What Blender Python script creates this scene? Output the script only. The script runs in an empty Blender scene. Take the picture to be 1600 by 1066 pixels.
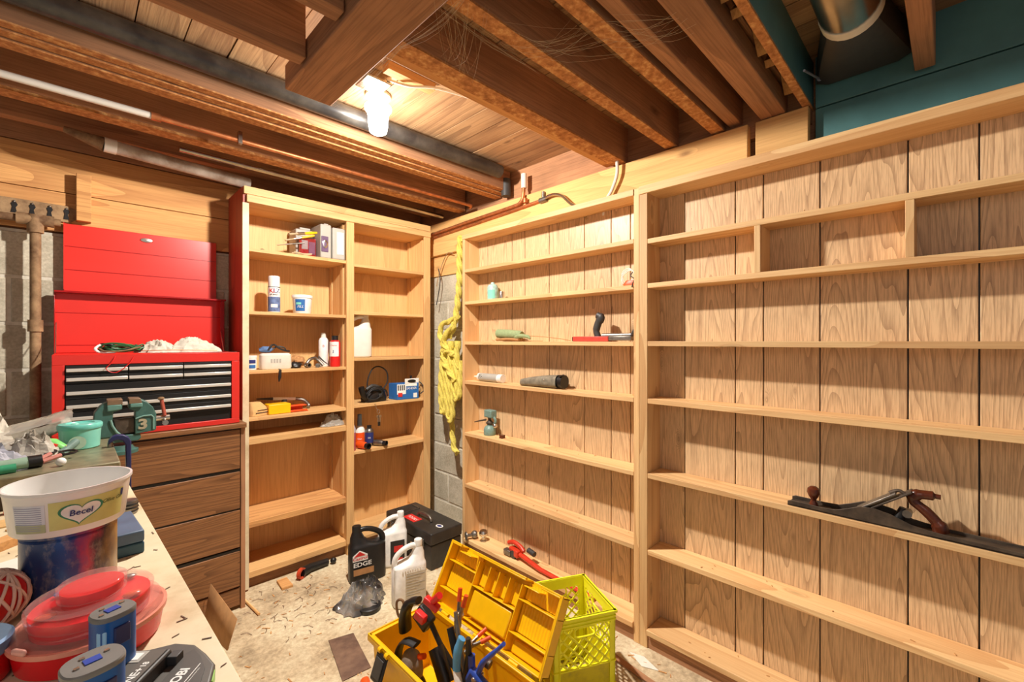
import bpy, bmesh, math, random
from mathutils import Matrix, Vector, noise
random.seed(7)
C = bpy.context.scene.collection
SC = bpy.context.scene
PI = math.pi

# ---------------------------------------------------------------- camera, light, exposure
cam_d = bpy.data.cameras.new('camera'); cam = bpy.data.objects.new('camera', cam_d); C.objects.link(cam)
cam.location = (0, 0, 1.2); cam.rotation_euler = (math.radians(90), 0, math.radians(-45))
cam_d.sensor_width = 36; cam_d.lens = 690/1600*36; cam_d.clip_start = .02
SC.camera = cam
SC.view_settings.view_transform = 'Standard'; SC.view_settings.look = 'None'
SC.view_settings.gamma = 1; SC.view_settings.use_curve_mapping = False
SC.view_settings.exposure = 0.25
world = bpy.data.worlds.new('world'); SC.world = world; world.use_nodes = True
bgn = world.node_tree.nodes['Background']; bgn.inputs[0].default_value = (1.0, .97, .97, 1); bgn.inputs[1].default_value = .20
BULB = (.885, 1.655, 2.095)
BULB_STRENGTH = 14
bl = bpy.data.lights.new('bulb_light', 'POINT'); bl.energy = 60; bl.color = (1, .945, .87); bl.shadow_soft_size = .03
blo = bpy.data.objects.new('bulb_light', bl); C.objects.link(blo); blo.location = (BULB[0], BULB[1], BULB[2]-.012)
bl.use_nodes = True; _n = bl.node_tree; _f = _n.nodes.new('ShaderNodeLightFalloff'); _f.inputs['Strength'].default_value = 1.0
_a = _n.nodes.new('ShaderNodeMath'); _a.operation = 'MULTIPLY'; _a.inputs[1].default_value = .55; _n.links.new(_f.outputs['Linear'], _a.inputs[0])
_c = _n.nodes.new('ShaderNodeMath'); _c.operation = 'MULTIPLY_ADD'; _c.inputs[1].default_value = .45; _n.links.new(_f.outputs['Constant'], _c.inputs[0]); _n.links.new(_a.outputs[0], _c.inputs[2])
_n.links.new(_c.outputs[0], _n.nodes['Emission'].inputs['Strength'])
# added soft fill light behind the camera, not a lamp of the basement
b2 = bpy.data.lights.new('rear_fill_light', 'AREA'); b2.energy = 5.5; b2.color = (1, .93, .86); b2.size = .9
b2o = bpy.data.objects.new('rear_fill_light', b2); C.objects.link(b2o); b2o.location = (-.75, -.55, 1.95)
b2o.rotation_euler = (Vector((1.2, 1.2, .6))-Vector(b2o.location)).to_track_quat('-Z', 'Y').to_euler()

# ---------------------------------------------------------------- materials
def newmat(name):
    m = bpy.data.materials.new(name); m.use_nodes = True
    nt = m.node_tree; b = nt.nodes['Principled BSDF']
    return m, nt, b
def lin(c): return tuple(((v/255)/12.92 if v/255 <= .04045 else ((v/255+.055)/1.055)**2.4) for v in c)+(1,)
def ramp(nt, fac, stops):
    r = nt.nodes.new('ShaderNodeValToRGB'); e = r.color_ramp.elements
    while len(e) < len(stops): e.new(.5)
    for i, (p, c) in enumerate(stops): e[i].position = p; e[i].color = c
    nt.links.new(fac, r.inputs[0]); return r.outputs[0]
def mathn(nt, op, a, b=None, c=None):
    n = nt.nodes.new('ShaderNodeMath'); n.operation = op
    for i, v in enumerate((a, b, c)):
        if v is None: continue
        if isinstance(v, (int, float)): n.inputs[i].default_value = v
        else: nt.links.new(v, n.inputs[i])
    return n.outputs[0]
def coords(nt, scale, rnd=True):
    tc = nt.nodes.new('ShaderNodeTexCoord'); oi = nt.nodes.new('ShaderNodeObjectInfo')
    mp = nt.nodes.new('ShaderNodeMapping'); mp.inputs['Scale'].default_value = scale
    if rnd:
        off = mathn(nt, 'MULTIPLY', oi.outputs['Random'], 37.0)
        cx = nt.nodes.new('ShaderNodeCombineXYZ')
        for i in range(3): nt.links.new(off, cx.inputs[i])
        nt.links.new(cx.outputs[0], mp.inputs['Location'])
    nt.links.new(tc.outputs['Object'], mp.inputs[0]); return mp.outputs[0], oi
def noisen(nt, vec, scale, detail=3, rough=.55, dist=0):
    n = nt.nodes.new('ShaderNodeTexNoise'); n.inputs['Scale'].default_value = scale; n.inputs['Detail'].default_value = detail
    n.inputs['Roughness'].default_value = rough; n.inputs['Distortion'].default_value = dist
    nt.links.new(vec, n.inputs['Vector']); return n.outputs[0]
def mixc(nt, fac, a, b, mode='MIX'):
    n = nt.nodes.new('ShaderNodeMix'); n.data_type = 'RGBA'; n.blend_type = mode
    for s, v in ((n.inputs[0], fac), (n.inputs[6], a), (n.inputs[7], b)):
        if isinstance(v, (int, float, tuple)): s.default_value = v
        else: nt.links.new(v, s)
    return n.outputs[2]
def bumpn(nt, b, h, strength=.3, dist=.002):
    n = nt.nodes.new('ShaderNodeBump'); n.inputs['Strength'].default_value = strength; n.inputs['Distance'].default_value = dist
    nt.links.new(h, n.inputs['Height']); nt.links.new(n.outputs[0], b.inputs['Normal'])
def plain(name, c, rough=.5, metal=0, vary=.06, bump=0, scale=30, **kw):
    m, nt, b = newmat(name); v, oi = coords(nt, (1, 1, 1))
    f = noisen(nt, v, scale, 4); col = lin(c)
    lo = tuple(x*(1-vary*2) for x in col[:3])+(1,); hi = tuple(min(1, x*(1+vary*2)) for x in col[:3])+(1,)
    nt.links.new(ramp(nt, f, [(.3, lo), (.7, hi)]), b.inputs['Base Color'])
    b.inputs['Roughness'].default_value = rough; b.inputs['Metallic'].default_value = metal
    for k, x in kw.items(): b.inputs[k.replace('_', ' ')].default_value = x
    if bump: bumpn(nt, b, f, bump)
    return m
def mottle(name, stops, rough=.8, scale=8, bump=.3, metal=0, detail=6, fine=0):
    m, nt, b = newmat(name); v, oi = coords(nt, (1, 1, 1)); f = noisen(nt, v, scale, detail, .65)
    col = ramp(nt, f, [(p, lin(c)) for p, c in stops])
    if fine:
        g = noisen(nt, v, scale*fine, 3, .7)
        col = mixc(nt, .5, col, ramp(nt, g, [(.3, (.35, .33, .3, 1)), (.7, (.75, .75, .75, 1))]), 'OVERLAY')
        bumpn(nt, b, g, bump)
    elif bump: bumpn(nt, b, f, bump)
    nt.links.new(col, b.inputs['Base Color']); b.inputs['Roughness'].default_value = rough; b.inputs['Metallic'].default_value = metal
    return m
def wood(name, base, dark, axis, ring=9, ringamt=.5, fibre=.35, rough=.6, across=5, along=.7, knots=True, vary=.12, stain=None, rare=.68, fa=170, fl=5, pw=2.2):
    """grain runs along the axis: contour lines of a stretched noise field, fine fibres and a few knots"""
    m, nt, b = newmat(name)
    s = {'X': (along, across, across), 'Y': (across, along, across), 'Z': (across, across, along)}[axis]
    v, oi = coords(nt, s); n1 = noisen(nt, v, 1.0, 1.5, .4)
    s2 = {'X': (fl, fa, fa), 'Y': (fa, fl, fa), 'Z': (fa, fa, fl)}[axis]
    v2, _ = coords(nt, s2); n2 = noisen(nt, v2, 1.0, 2, .6)
    if knots:
        s3 = {'X': (4, 11, 11), 'Y': (11, 4, 11), 'Z': (11, 11, 4)}[axis]
        v3, _ = coords(nt, s3)
        vo = nt.nodes.new('ShaderNodeTexVoronoi'); vo.inputs['Scale'].default_value = 1.0; nt.links.new(v3, vo.inputs['Vector'])
        d = vo.outputs['Distance']
        wh = nt.nodes.new('ShaderNodeSeparateColor'); nt.links.new(vo.outputs['Color'], wh.inputs[0])
        pick = mathn(nt, 'GREATER_THAN', wh.outputs[0], rare)
        kn = mathn(nt, 'MULTIPLY', mathn(nt, 'SUBTRACT', 1.0, mathn(nt, 'SMOOTH_MIN', mathn(nt, 'MULTIPLY', d, 4.5), 1.0, .2)), pick)
        n1 = mathn(nt, 'ADD', n1, mathn(nt, 'MULTIPLY', kn, .22))
    w = mathn(nt, 'MULTIPLY', mathn(nt, 'FRACT', mathn(nt, 'MULTIPLY', n1, float(ring))), 1.0)
    w = mathn(nt, 'POWER', w, pw)
    B = lin(base); Dk = lin(dark)
    g = mathn(nt, 'MULTIPLY', w, ringamt)
    col = mixc(nt, g, B, Dk)
    fb = mathn(nt, 'MULTIPLY', ramp_val(nt, n2, .42, .72), fibre)
    col = mixc(nt, fb, col, Dk)
    if knots:
        col = mixc(nt, mathn(nt, 'MULTIPLY', mathn(nt, 'POWER', kn, 1.5), .9), col, tuple(x*.35 for x in Dk[:3])+(1,))
    if stain:
        v4, _ = coords(nt, (1, 1, 1)); n4 = noisen(nt, v4, 2.5, 4, .6)
        col = mixc(nt, ramp_val(nt, n4, .45, .7), col, mixc(nt, .5, col, lin(stain)))
    hs = nt.nodes.new('ShaderNodeHueSaturation')
    nt.links.new(mathn(nt, 'ADD', 1-vary, mathn(nt, 'MULTIPLY', oi.outputs['Random'], vary*2)), hs.inputs['Value'])
    nt.links.new(col, hs.inputs['Color']); nt.links.new(hs.outputs[0], b.inputs['Base Color'])
    b.inputs['Roughness'].default_value = rough; bumpn(nt, b, n2, .25, .0015)
    return m
def ramp_val(nt, f, a, b_):
    n = nt.nodes.new('ShaderNodeMapRange'); n.inputs[1].default_value = a; n.inputs[2].default_value = b_
    nt.links.new(f, n.inputs[0]); return n.outputs[0]

W = {}
for ax in 'XYZ':
    W['pine'+ax] = wood('pine_'+ax.lower(), (236, 192, 132), (196, 132, 68), ax, ring=9, ringamt=.5, fibre=.35)
    W['rack'+ax] = wood('rack_pine_'+ax.lower(), (234, 194, 138), (190, 130, 74), ax, ring=10, ringamt=.5, fibre=.35, knots=True, along=.4, rare=.8)
    W['ply'+ax] = wood('ply_'+ax.lower(), (224, 180, 120), (178, 122, 70), ax, ring=5, ringamt=.3, fibre=.45, knots=False, across=3)
    W['joist'+ax] = wood('joist_'+ax.lower(), (178, 128, 90), (100, 66, 44), ax, ring=6, ringamt=.4, fibre=.5, rough=.85, along=.4, stain=(116, 82, 58))
W['oak'] = wood('oak_panel', (230, 194, 148), (132, 94, 64), 'Z', ring=38, ringamt=.5, fibre=.45, knots=True, across=7, along=.5, rough=.42, vary=.05, rare=.9, fa=300, fl=16, pw=3)
W['sub'] = wood('subfloor', (192, 152, 108), (112, 76, 48), 'Y', ring=8, ringamt=.5, fibre=.5, rough=.85, stain=(140, 92, 58))
W['cedar'] = wood('wall_plank', (214, 160, 98), (150, 92, 48), 'X', ring=8, ringamt=.5, fibre=.4, rough=.8)
W['sill'] = wood('sill_beam', (226, 178, 112), (170, 112, 60), 'Y', ring=6, ringamt=.35, fibre=.3, rough=.8)
W['brown'] = wood('brown_laminate', (150, 102, 62), (84, 52, 30), 'X', ring=26, ringamt=.7, fibre=.5, knots=False, across=9, along=.4, rough=.45, vary=.03, fa=220, fl=8)
W['red'] = wood('red_stained', (176, 74, 48), (110, 36, 22), 'Z', ring=8, ringamt=.4, fibre=.4, knots=False, rough=.5)
W['bench'] = mottle('bench_top', [(.30, (196, 174, 134)), (.5, (222, 206, 170)), (.7, (232, 218, 186))], .55, 7, .06)
W['rough'] = mottle('rough_edge', [(.34, (150, 96, 54)), (.52, (188, 128, 74)), (.7, (222, 176, 114))], .95, 45, .5)
M_block = mottle('cinder_block', [(.3, (162, 154, 134)), (.7, (200, 192, 172))], .95, 6, .6, fine=14)
M_mortar = mottle('mortar', [(.3, (186, 178, 160)), (.7, (224, 218, 202))], .95, 20, .6)
M_floor = mottle('concrete', [(.28, (128, 110, 84)), (.45, (182, 162, 130)), (.6, (204, 188, 156)), (.72, (216, 202, 172))], .9, 3.2, .35, fine=16)
M_teal = plain('teal_paint', (78, 124, 124), .55, vary=.08, scale=6)
M_red = plain('red_enamel', (216, 46, 36), .34, vary=.03, scale=3, Coat_Weight=.3)
M_redd = plain('dark_red_enamel', (160, 10, 14), .3, vary=.03)
M_black = plain('black_plastic', (26, 25, 25), .4)
M_blackm = plain('black_enamel', (17, 16, 16), .5)
M_dgrey = plain('dark_grey_plastic', (62, 60, 58), .5)
M_alu = plain('brushed_aluminium', (206, 200, 190), .28, 1, vary=.03)
M_handle = plain('bright_handle', (222, 216, 206), .35, .35, vary=.02)
M_steel = plain('worn_steel', (140, 134, 126), .4, .9, vary=.15)
M_galv = plain('galvanised_steel', (186, 180, 168), .26, 1, vary=.12, scale=9)
M_copper = plain('old_copper_pipe', (190, 120, 76), .45, .7, vary=.15)
M_whitep = plain('white_plastic', (226, 222, 212), .4, vary=.02)
M_paper = plain('white_paper', (226, 222, 208), .8, vary=.03)
M_pipe = mottle('black_drain_pipe', [(.4, (46, 44, 44)), (.75, (84, 80, 74))], .3, 12, .1)
M_rust = mottle('rusty_iron', [(.35, (104, 74, 48)), (.65, (168, 136, 98))], .8, 14, .4)
M_yel = plain('yellow_plastic', (246, 190, 6), .38, vary=.02)
M_crate = plain('lime_yellow_plastic', (255, 250, 40), .4, vary=.02)
M_rope = plain('yellow_rope', (216, 198, 92), .8, vary=.1, scale=120)
M_turq = plain('turquoise_plastic', (136, 216, 196), .35, vary=.02, Subsurface_Weight=.0)
M_vise = plain('vise_green_paint', (66, 104, 96), .4, vary=.08)
M_blue = plain('blue_plastic', (14, 86, 158), .35, vary=.04)
M_navy = plain('navy_paint', (38, 44, 92), .4)
M_orange = plain('orange_plastic', (232, 84, 22), .45)
M_redp = plain('red_plastic', (216, 34, 34), .4)
M_grey = plain('grey_plastic', (176, 172, 162), .5, vary=.02)
M_cord = plain('black_rubber', (30, 28, 28), .6)
M_dkwood = wood('dark_varnished_wood', (96, 44, 24), (44, 18, 10), 'Z', ring=6, ringamt=.5, fibre=.4, knots=False, rough=.25)
M_iron = mottle('old_cast_iron', [(.35, (70, 60, 52)), (.65, (104, 90, 76))], .5, 18, .15, metal=.5)
M_card = plain('brown_cardboard', (178, 130, 82), .85)
M_kraft = plain('kraft_paper', (214, 172, 112), .85)
M_cloth = plain('white_cloth', (214, 206, 190), .95, bump=.3, scale=60)
def glass(name, c, rough=.08, alpha=1.0, trans=1.0):
    m, nt, b = newmat(name); b.inputs['Base Color'].default_value = lin(c); b.inputs['Roughness'].default_value = rough
    b.inputs['Transmission Weight'].default_value = trans; b.inputs['IOR'].default_value = 1.3; b.inputs['Alpha'].default_value = alpha
    return m
def emis(name, c, s):
    m, nt, b = newmat(name); b.inputs['Emission Color'].default_value = lin(c); b.inputs['Emission Strength'].default_value = s
    b.inputs['Base Color'].default_value = lin(c); return m

# ---------------------------------------------------------------- geometry helpers
class MB:
    def __init__(s): s.v = []; s.f = []; s.T = Matrix.Identity(4)
    def add(s, vs, fs):
        n = len(s.v); s.v += [tuple(s.T @ Vector(p)) for p in vs]; s.f += [tuple(i+n for i in f) for f in fs]; return s
    def box(s, x0, x1, y0, y1, z0, z1):
        vs = [(x, y, z) for x in (x0, x1) for y in (y0, y1) for z in (z0, z1)]
        return s.add(vs, [(0, 1, 3, 2), (4, 6, 7, 5), (0, 4, 5, 1), (2, 3, 7, 6), (0, 2, 6, 4), (1, 5, 7, 3)])
    def cyl(s, p0, p1, r0, r1=None, n=16, cap=True):
        r1 = r0 if r1 is None else r1; return s.tube([p0, p1], [r0, r1], n, cap)
    def tube(s, pts, r, n=8, cap=True, twist=0, lobes=0, lobe=.0, closed=False, squash=1):
        pts = [Vector(p) for p in pts]; N = len(pts)
        rs = r if isinstance(r, (list, tuple)) else [r]*N
        vs = []; up = None; L = 0
        for i, p in enumerate(pts):
            d = (pts[min(i+1, N-1)]-pts[max(i-1, 0)])
            if closed: d = pts[(i+1) % N]-pts[i-1]
            d = d.normalized() if d.length > 1e-9 else Vector((0, 0, 1))
            if up is None: up = Vector((0, 0, 1)) if abs(d.z) < .9 else Vector((1, 0, 0))
            a = d.cross(up)
            if a.length < 1e-6: a = d.orthogonal()
            a.normalize(); b = a.cross(d).normalized(); up = b
            if i: L += (p-pts[i-1]).length
            for k in range(n):
                t = 2*PI*k/n; rr = rs[i]*(1+(lobe*math.cos(lobes*t-twist*L) if lobes else 0))
                vs.append(p+a*math.cos(t)*rr+b*math.sin(t)*rr*squash)
        fs = [(i*n+k, i*n+(k+1) % n, (i+1)*n+(k+1) % n, (i+1)*n+k) for i in range(N-1) for k in range(n)]
        if closed: fs += [((N-1)*n+k, (N-1)*n+(k+1) % n, (k+1) % n, k) for k in range(n)]
        elif cap: fs += [tuple(reversed(range(n))), tuple((N-1)*n+k for k in range(n))]
        return s.add(vs, fs)
    def lathe(s, prof, c=(0, 0, 0), n=28, sx=1, sy=1, power=2, a0=0, a1=2*PI):
        """prof: (radius, z) list; power > 2 squares the section"""
        vs = []; full = abs(a1-a0-2*PI) < 1e-6; m = n if full else n+1
        for r, z in prof:
            for k in range(m):
                t = a0+(a1-a0)*k/n; x, y = math.cos(t), math.sin(t)
                q = (abs(x)**power+abs(y)**power)**(-1/power)
                vs.append((c[0]+r*x*q*sx, c[1]+r*y*q*sy, c[2]+z))
        fs = []
        for i in range(len(prof)-1):
            for k in range(n):
                a, b_ = i*m+k, i*m+(k+1) % m
                fs.append((a, b_, b_+m, a+m))
        if full:
            if prof[0][0] > 1e-5: fs.append(tuple(reversed(range(m))))
            if prof[-1][0] > 1e-5: fs.append(tuple((len(prof)-1)*m+k for k in range(m)))
        return s.add(vs, fs)
    def prism(s, poly, z0, z1):
        n = len(poly); vs = [(x, y, z0) for x, y in poly]+[(x, y, z1) for x, y in poly]
        return s.add(vs, [tuple(reversed(range(n))), tuple(range(n, 2*n))]+[(k, (k+1) % n, (k+1) % n+n, k+n) for k in range(n)])
    def grid(s, nx, ny, fn):
        vs = [fn(i/nx, j/ny) for i in range(nx+1) for j in range(ny+1)]
        return s.add(vs, [(i*(ny+1)+j, (i+1)*(ny+1)+j, (i+1)*(ny+1)+j+1, i*(ny+1)+j+1) for i in range(nx) for j in range(ny)])
    def ball(s, c, r, n=12, sz=1, sx=1, sy=1):
        return s.lathe([(r*math.sin(PI*i/n) if 0 < i < n else 1e-6, -r*sz*math.cos(PI*i/n)) for i in range(n+1)], c, n*2, sx, sy)
    def build(s, name, mat, parent=None, bevel=0, smooth=True, solid=0, seg=2):
        me = bpy.data.meshes.new(name)
        off = Vector(parent.get('_w', (0, 0, 0))) if parent else Vector((0, 0, 0))
        me.from_pydata([tuple(Vector(p)-off) for p in s.v], [], s.f); me.materials.append(mat)
        bm = bmesh.new(); bm.from_mesh(me); bmesh.ops.recalc_face_normals(bm, faces=bm.faces); bm.to_mesh(me); bm.free()
        if smooth:
            for p in me.polygons: p.use_smooth = True
            me.set_sharp_from_angle(angle=math.radians(38))
        o = bpy.data.objects.new(name, me); C.objects.link(o)
        if parent: o.parent = parent
        if solid: md = o.modifiers.new('solid', 'SOLIDIFY'); md.thickness = solid; md.offset = 0
        if bevel: md = o.modifiers.new('bevel', 'BEVEL'); md.width = bevel; md.segments = seg; md.limit_method = 'ANGLE'; md.harden_normals = False
        o['_w'] = tuple(off)
        return o
def thing(name, label, cat, loc, group=None):
    o = bpy.data.objects.new(name, None); C.objects.link(o); o.empty_display_size = .05
    o.location = loc; o['_w'] = tuple(loc); o['label'] = label; o['category'] = cat
    if group: o['group'] = group
    return o
def tag(o, label, cat, group=None, kind=None):
    o['label'] = label; o['category'] = cat
    if group: o['group'] = group
    if kind: o['kind'] = kind
    return o
def struct(o): o['kind'] = 'structure'; return o
def sroot(name, loc=(0, 0, 0)):
    o = bpy.data.objects.new(name, None); C.objects.link(o); o['_w'] = tuple(loc); o.location = loc; o['kind'] = 'structure'; return o
def Tm(loc=(0, 0, 0), rz=0, rx=0, ry=0):
    return Matrix.Translation(loc) @ Matrix.Rotation(rz, 4, 'Z') @ Matrix.Rotation(ry, 4, 'Y') @ Matrix.Rotation(rx, 4, 'X')
def bx(x0, x1, y0, y1, z0, z1): return MB().box(x0, x1, y0, y1, z0, z1)
_tc = {}
def text_geo(txt, size, shear=0, bold=0):
    key = (txt, size, shear, bold)
    if key not in _tc:
        cu = bpy.data.curves.new('t', 'FONT'); cu.body = txt; cu.size = size; cu.align_x = 'CENTER'; cu.align_y = 'CENTER'; cu.shear = shear
        cu.resolution_u = 3; cu.offset = bold
        ob = bpy.data.objects.new('t', cu); C.objects.link(ob)
        me = bpy.data.meshes.new_from_object(ob)
        _tc[key] = ([tuple(v.co) for v in me.vertices], [tuple(p.vertices) for p in me.polygons])
        bpy.data.objects.remove(ob); bpy.data.curves.remove(cu); bpy.data.meshes.remove(me)
    return _tc[key]
def text_on(mb, txt, size, fn, shear=0, bold=0, dx=0, dy=0):
    vs, fs = text_geo(txt, size, shear, bold)
    return mb.add([fn(v[0]+dx, v[1]+dy) for v in vs], fs)
def wrap(cx, cy, cz, r, a0):
    """text plane (u, v) wrapped round an upright cylinder, a0 = outward direction"""
    return lambda u, v: (cx+r*math.cos(a0+u/r), cy+r*math.sin(a0+u/r), cz+v)
def spl(pts, n=6, closed=False):
    P = [Vector(p) for p in pts]; out = []; N = len(P)
    for i in range(N if closed else N-1):
        g = (lambda k: P[k % N]) if closed else (lambda k: P[max(0, min(N-1, k))])
        a, b, c, d = g(i-1), g(i), g(i+1), g(i+2)
        for k in range(n):
            t = k/n; out.append(.5*((2*b)+(-a+c)*t+(2*a-5*b+4*c-d)*t*t+(-a+3*b-3*c+d)*t**3))
    if not closed: out.append(P[-1])
    return out
# ================================================================ SETTING
FL = -.07
XW, YB = 1.86, 2.83        # faces of the right and back walls
f = struct(bx(-1.6, 2.1, -1.1, 3.1, FL-.1, FL).build('floor', M_floor, smooth=False))
# --- back wall
wb = sroot('wall_back', (0, YB, FL))
bx(-1.6, 2.1, YB+.004, YB+.2, FL, 1.68).build('mortar', M_mortar, wb)
def blocks(root, horizontal, lo, hi, z0, z1, face, off, bid=.395, ch=.2):
    k = 0; z = 1.675
    while z-ch > z0-ch: z -= ch
    row = 0
    while z < z1-.01:
        a = lo-((row+off) % 2)*bid*.5-.173 % bid
        zz0, zz1 = max(z+.006, z0), min(z+ch-.006, z1)
        while a < hi and zz1 > zz0:
            p, q = max(a+.006, lo), min(a+bid-.006, hi)
            if q-p > .03:
                d = random.uniform(-.003, .002)
                b = bx(p, q, face+d, face+.05, zz0, zz1) if horizontal else bx(face+d, face+.05, p, q, zz0, zz1)
                b.build('block', M_block, root, bevel=.005)
            a += bid
        z += ch; row += 1
blocks(wb, True, -1.0, 1.9, FL, 1.675, YB, 0)
for i, (a, b) in enumerate(((1.69, 1.865), (1.869, 2.06))):
    bx(-1.6, 2.0, YB-.004*(i == 0), YB+.03, a, b).build('plank', W['cedar'], wb, bevel=.002)
bx(-1.6, 2.0, YB-.002, YB+.03, 2.064, 2.25).build('plank', W['joistX'], wb)
bx(-1.6, 2.0, YB+.03, YB+.1, 1.675, 2.25).build('backing_board', W['joistX'], wb)
bx(.018, .068, YB-.05, YB, 1.742, 1.955).build('post', W['cedar'], wb, bevel=.003)
# --- right wall
wr = sroot('wall_right', (XW, 0, FL))
bx(XW+.004, XW+.2, -1.1, 3.0, FL, 1.69).build('mortar', M_mortar, wr)
bx(XW+.031, XW+.2, -1.1, 3.0, 1.69, 2.3).build('backing_board', W['joistY'], wr)
blocks(wr, False, 2.0, 2.83, FL, 1.675, XW, 1, bid=.33)
bx(XW-.01, XW+.03, .72, 2.83, 1.66, 1.815).build('plank', W['sill'], wr)
bx(XW-.002, XW+.1, .36, 2.83, 1.98, 2.3).build('rim_board', W['joistY'], wr)
for a, b, m in ((1.70, 2.018, M_teal), (2.022, 2.25, M_teal)):
    bx(XW, XW+.03, -1.1, .345, a, b).build('board', m, wr, bevel=.002)
sb = struct(bx(XW-.035, XW+.0, .555, 2.80, 1.80, 2.027).build('trim_1', W['sill'], bevel=.003))
sb = struct(bx(XW-.03, XW+.0, .36, .53, 1.80, 2.027).build('trim_2', W['sill'], bevel=.003))
# --- ceiling: subfloor planks and joists
ce = sroot('ceiling', (0, 0, 2.0))
x = -1.6
k = 0
while x < 2.0:
    bx(x+.0018, x+.1225, -1.1, 3.0, 2.2+random.uniform(0, .002), 2.22).build('plank', W['sub'], ce); x += .1245
bx(-1.6, 2.1, -1.1, 3.1, 2.222, 2.25).build('underlay', W['joistX'], ce)
def joist(x0, x1, y0, y1, z0, z1=2.2, m=None, nm='joist'):
    o = bx(x0, x1, y0, y1, z0, z1).build(nm, m or W['joistX'], ce, bevel=.003)
    return o
def rough_joist(x0, x1, y0, y1, z0, z1=2.2):
    """dark sides, saw-rough paler underside"""
    joist(x0, x1, y0, y1, z0+.004, z1)
    bx(x0, x1, y0-.001, y1+.001, z0, z0+.006).build('sawn_edge', W['rough'], ce)
rough_joist(.655, 1.9, 1.085, 1.15, 2.035)
joist(.655, 1.9, 1.165, 1.205, 2.05, m=W['cedar'])
rough_joist(.655, 1.9, .84, .885, 2.035)
rough_joist(.655, 1.9, .645, .69, 2.035)
joist(.655, 1.9, .583, .628, 2.045)
joist(.2, 1.9, .43, .512, 2.03, 2.10)
joist(.2, 1.9, .425, .46, 2.12)
o = bx(.3, 1.9, .356, .378, 2.034, 2.2).build('joist', M_teal, ce, bevel=.002)
bx(.3, 1.9, .355, .379, 2.028, 2.036).build('sawn_edge', W['rough'], ce)
joist(-1, 1.84, .038, .085, 2.03)
joist(-1.6, .495, 1.36, 1.408, 2.04); joist(-1.6, .495, 1.10, 1.15, 2.04); joist(-1.6, .495, .6, .65, 2.04)
joist(-1.6, 1.9, -.45, -.4, 2.03); joist(-1.6, 1.9, -.9, -.85, 2.03)
# bridging blocks between the two joists by the duct
for i in range(6):
    xx = 1.0+i*.15
    mb = MB(); mb.T = Tm((xx, .404, 2.12), 0, 0, .8*(1 if i % 2 else -1)); mb.box(-.062, .062, -.019, .019, -.012, .012); mb.build('bridging', W['cedar'], ce)
# stack of three boards, last joists
for y0, y1, z0 in ((1.855, 1.888, 2.085), (1.893, 1.93, 2.078), (1.935, 1.985, 2.07)):
    joist(-1.6, 1.84, y0, y1, z0, m=None); bx(-1.6, 1.84, y0, y1, z0-.003, z0+.002).build('sawn_edge', W['rough'], ce)
joist(-1.6, 1.84, 2.275, 2.325, 2.065); bx(-1.6, 1.84, 2.275, 2.345, 2.055, 2.067).build('sawn_edge', W['rough'], ce)
joist(-1.6, 1.84, 2.63, 2.68, 2.09)
# header beam lying flat across the joist ends
hb = bx(.50, .652, -.9, 1.56, 2.03, 2.11).build('header_beam', W['joistY'], ce, bevel=.004)
# --- pipes and services
g = MB().tube([(-1.6, 1.80, 2.15), (1.70, 1.80, 2.15)], .036, 20); g.build('drain_pipe', M_pipe)
tag(bpy.data.objects['drain_pipe'], 'thick black plastic drain pipe running along the joists past the bulb', 'pipe')
t = thing('copper_pipe', 'thin copper water pipe with white sleeved end under the joists at upper left', 'pipe', (0, 2.14, 2.05))
MB().tube([(.235, 2.14, 2.05), (1.78, 2.14, 2.05), (1.79, 2.17, 2.045)], .0095, 10).build('pipe_run', M_copper, t)
MB().tube([(-1.6, 2.14, 2.05), (.22, 2.14, 2.05)], .0125, 10).build('white_sleeve', M_whitep, t)
MB().cyl((.215, 2.14, 2.05), (.245, 2.14, 2.05), .015, n=12).build('coupling', M_copper, t)
MB().box(.5, .515, 2.127, 2.15, 2.035, 2.085).build('clip', M_galv, t)
t = thing('wrapped_pipe', 'grey tape-wrapped pipe running above the red tool chest to the bookcase', 'pipe', (.3, 2.6, 2.03))
MB().tube([(.10, 2.55, 2.035), (.66, 2.60, 2.02)], .028, 18).build('pipe_run', mottle('wrap_tape', [(.35, (150, 130, 112)), (.65, (205, 196, 184))], .5, 9, .2), t)
MB().cyl((-.02, 2.55, 2.06), (.10, 2.55, 2.035), .012, .03, 14).build('tapered_end', M_rust, t)
MB().cyl((.10, 2.55, 2.035), (.14, 2.553, 2.034), .0305, n=18).build('tape_band', M_whitep, t)
tag(MB().tube([(.34, 2.42, 2.05), (1.80, 2.47, 2.05)], .013, 10).build('conduit', M_galv), 'thin grey metal conduit running above the bookcase top', 'conduit')
# copper pipes over the sill on the right wall
px_ = XW-.055
t = thing('copper_pipe', 'copper pipe pair over the right wall sill rising into a white sleeve', 'pipe', (px_, 2.0, 1.98))
MB().tube(spl([(px_, 2.62, 1.95), (px_, 2.2, 1.965), (px_, 1.80, 1.975), (px_, 1.74, 1.985), (px_, 1.715, 2.02), (px_, 1.71, 2.12)], 4), .010, 10).build('pipe_run', M_copper, t)
MB().tube([(px_+.012, 2.6, 1.93), (px_+.012, 1.86, 1.955), (px_+.012, 1.56, 1.968)], .009, 10).build('pipe_run', M_copper, t)
MB().cyl((px_, 1.71, 2.06), (px_, 1.71, 2.14), .016, n=12).build('white_sleeve', M_whitep, t)
MB().cyl((px_, 1.70, 2.0), (px_, 1.70, 1.975), .014, n=10).build('coupling', M_copper, t)
MB().cyl((px_+.012, 1.60, 1.966), (px_+.012, 1.55, 1.968), .015, n=12).cyl((px_+.012, 1.575, 1.967), (px_+.012, 1.575, 2.01), .01, n=10).build('valve', M_steel, t)
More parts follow.
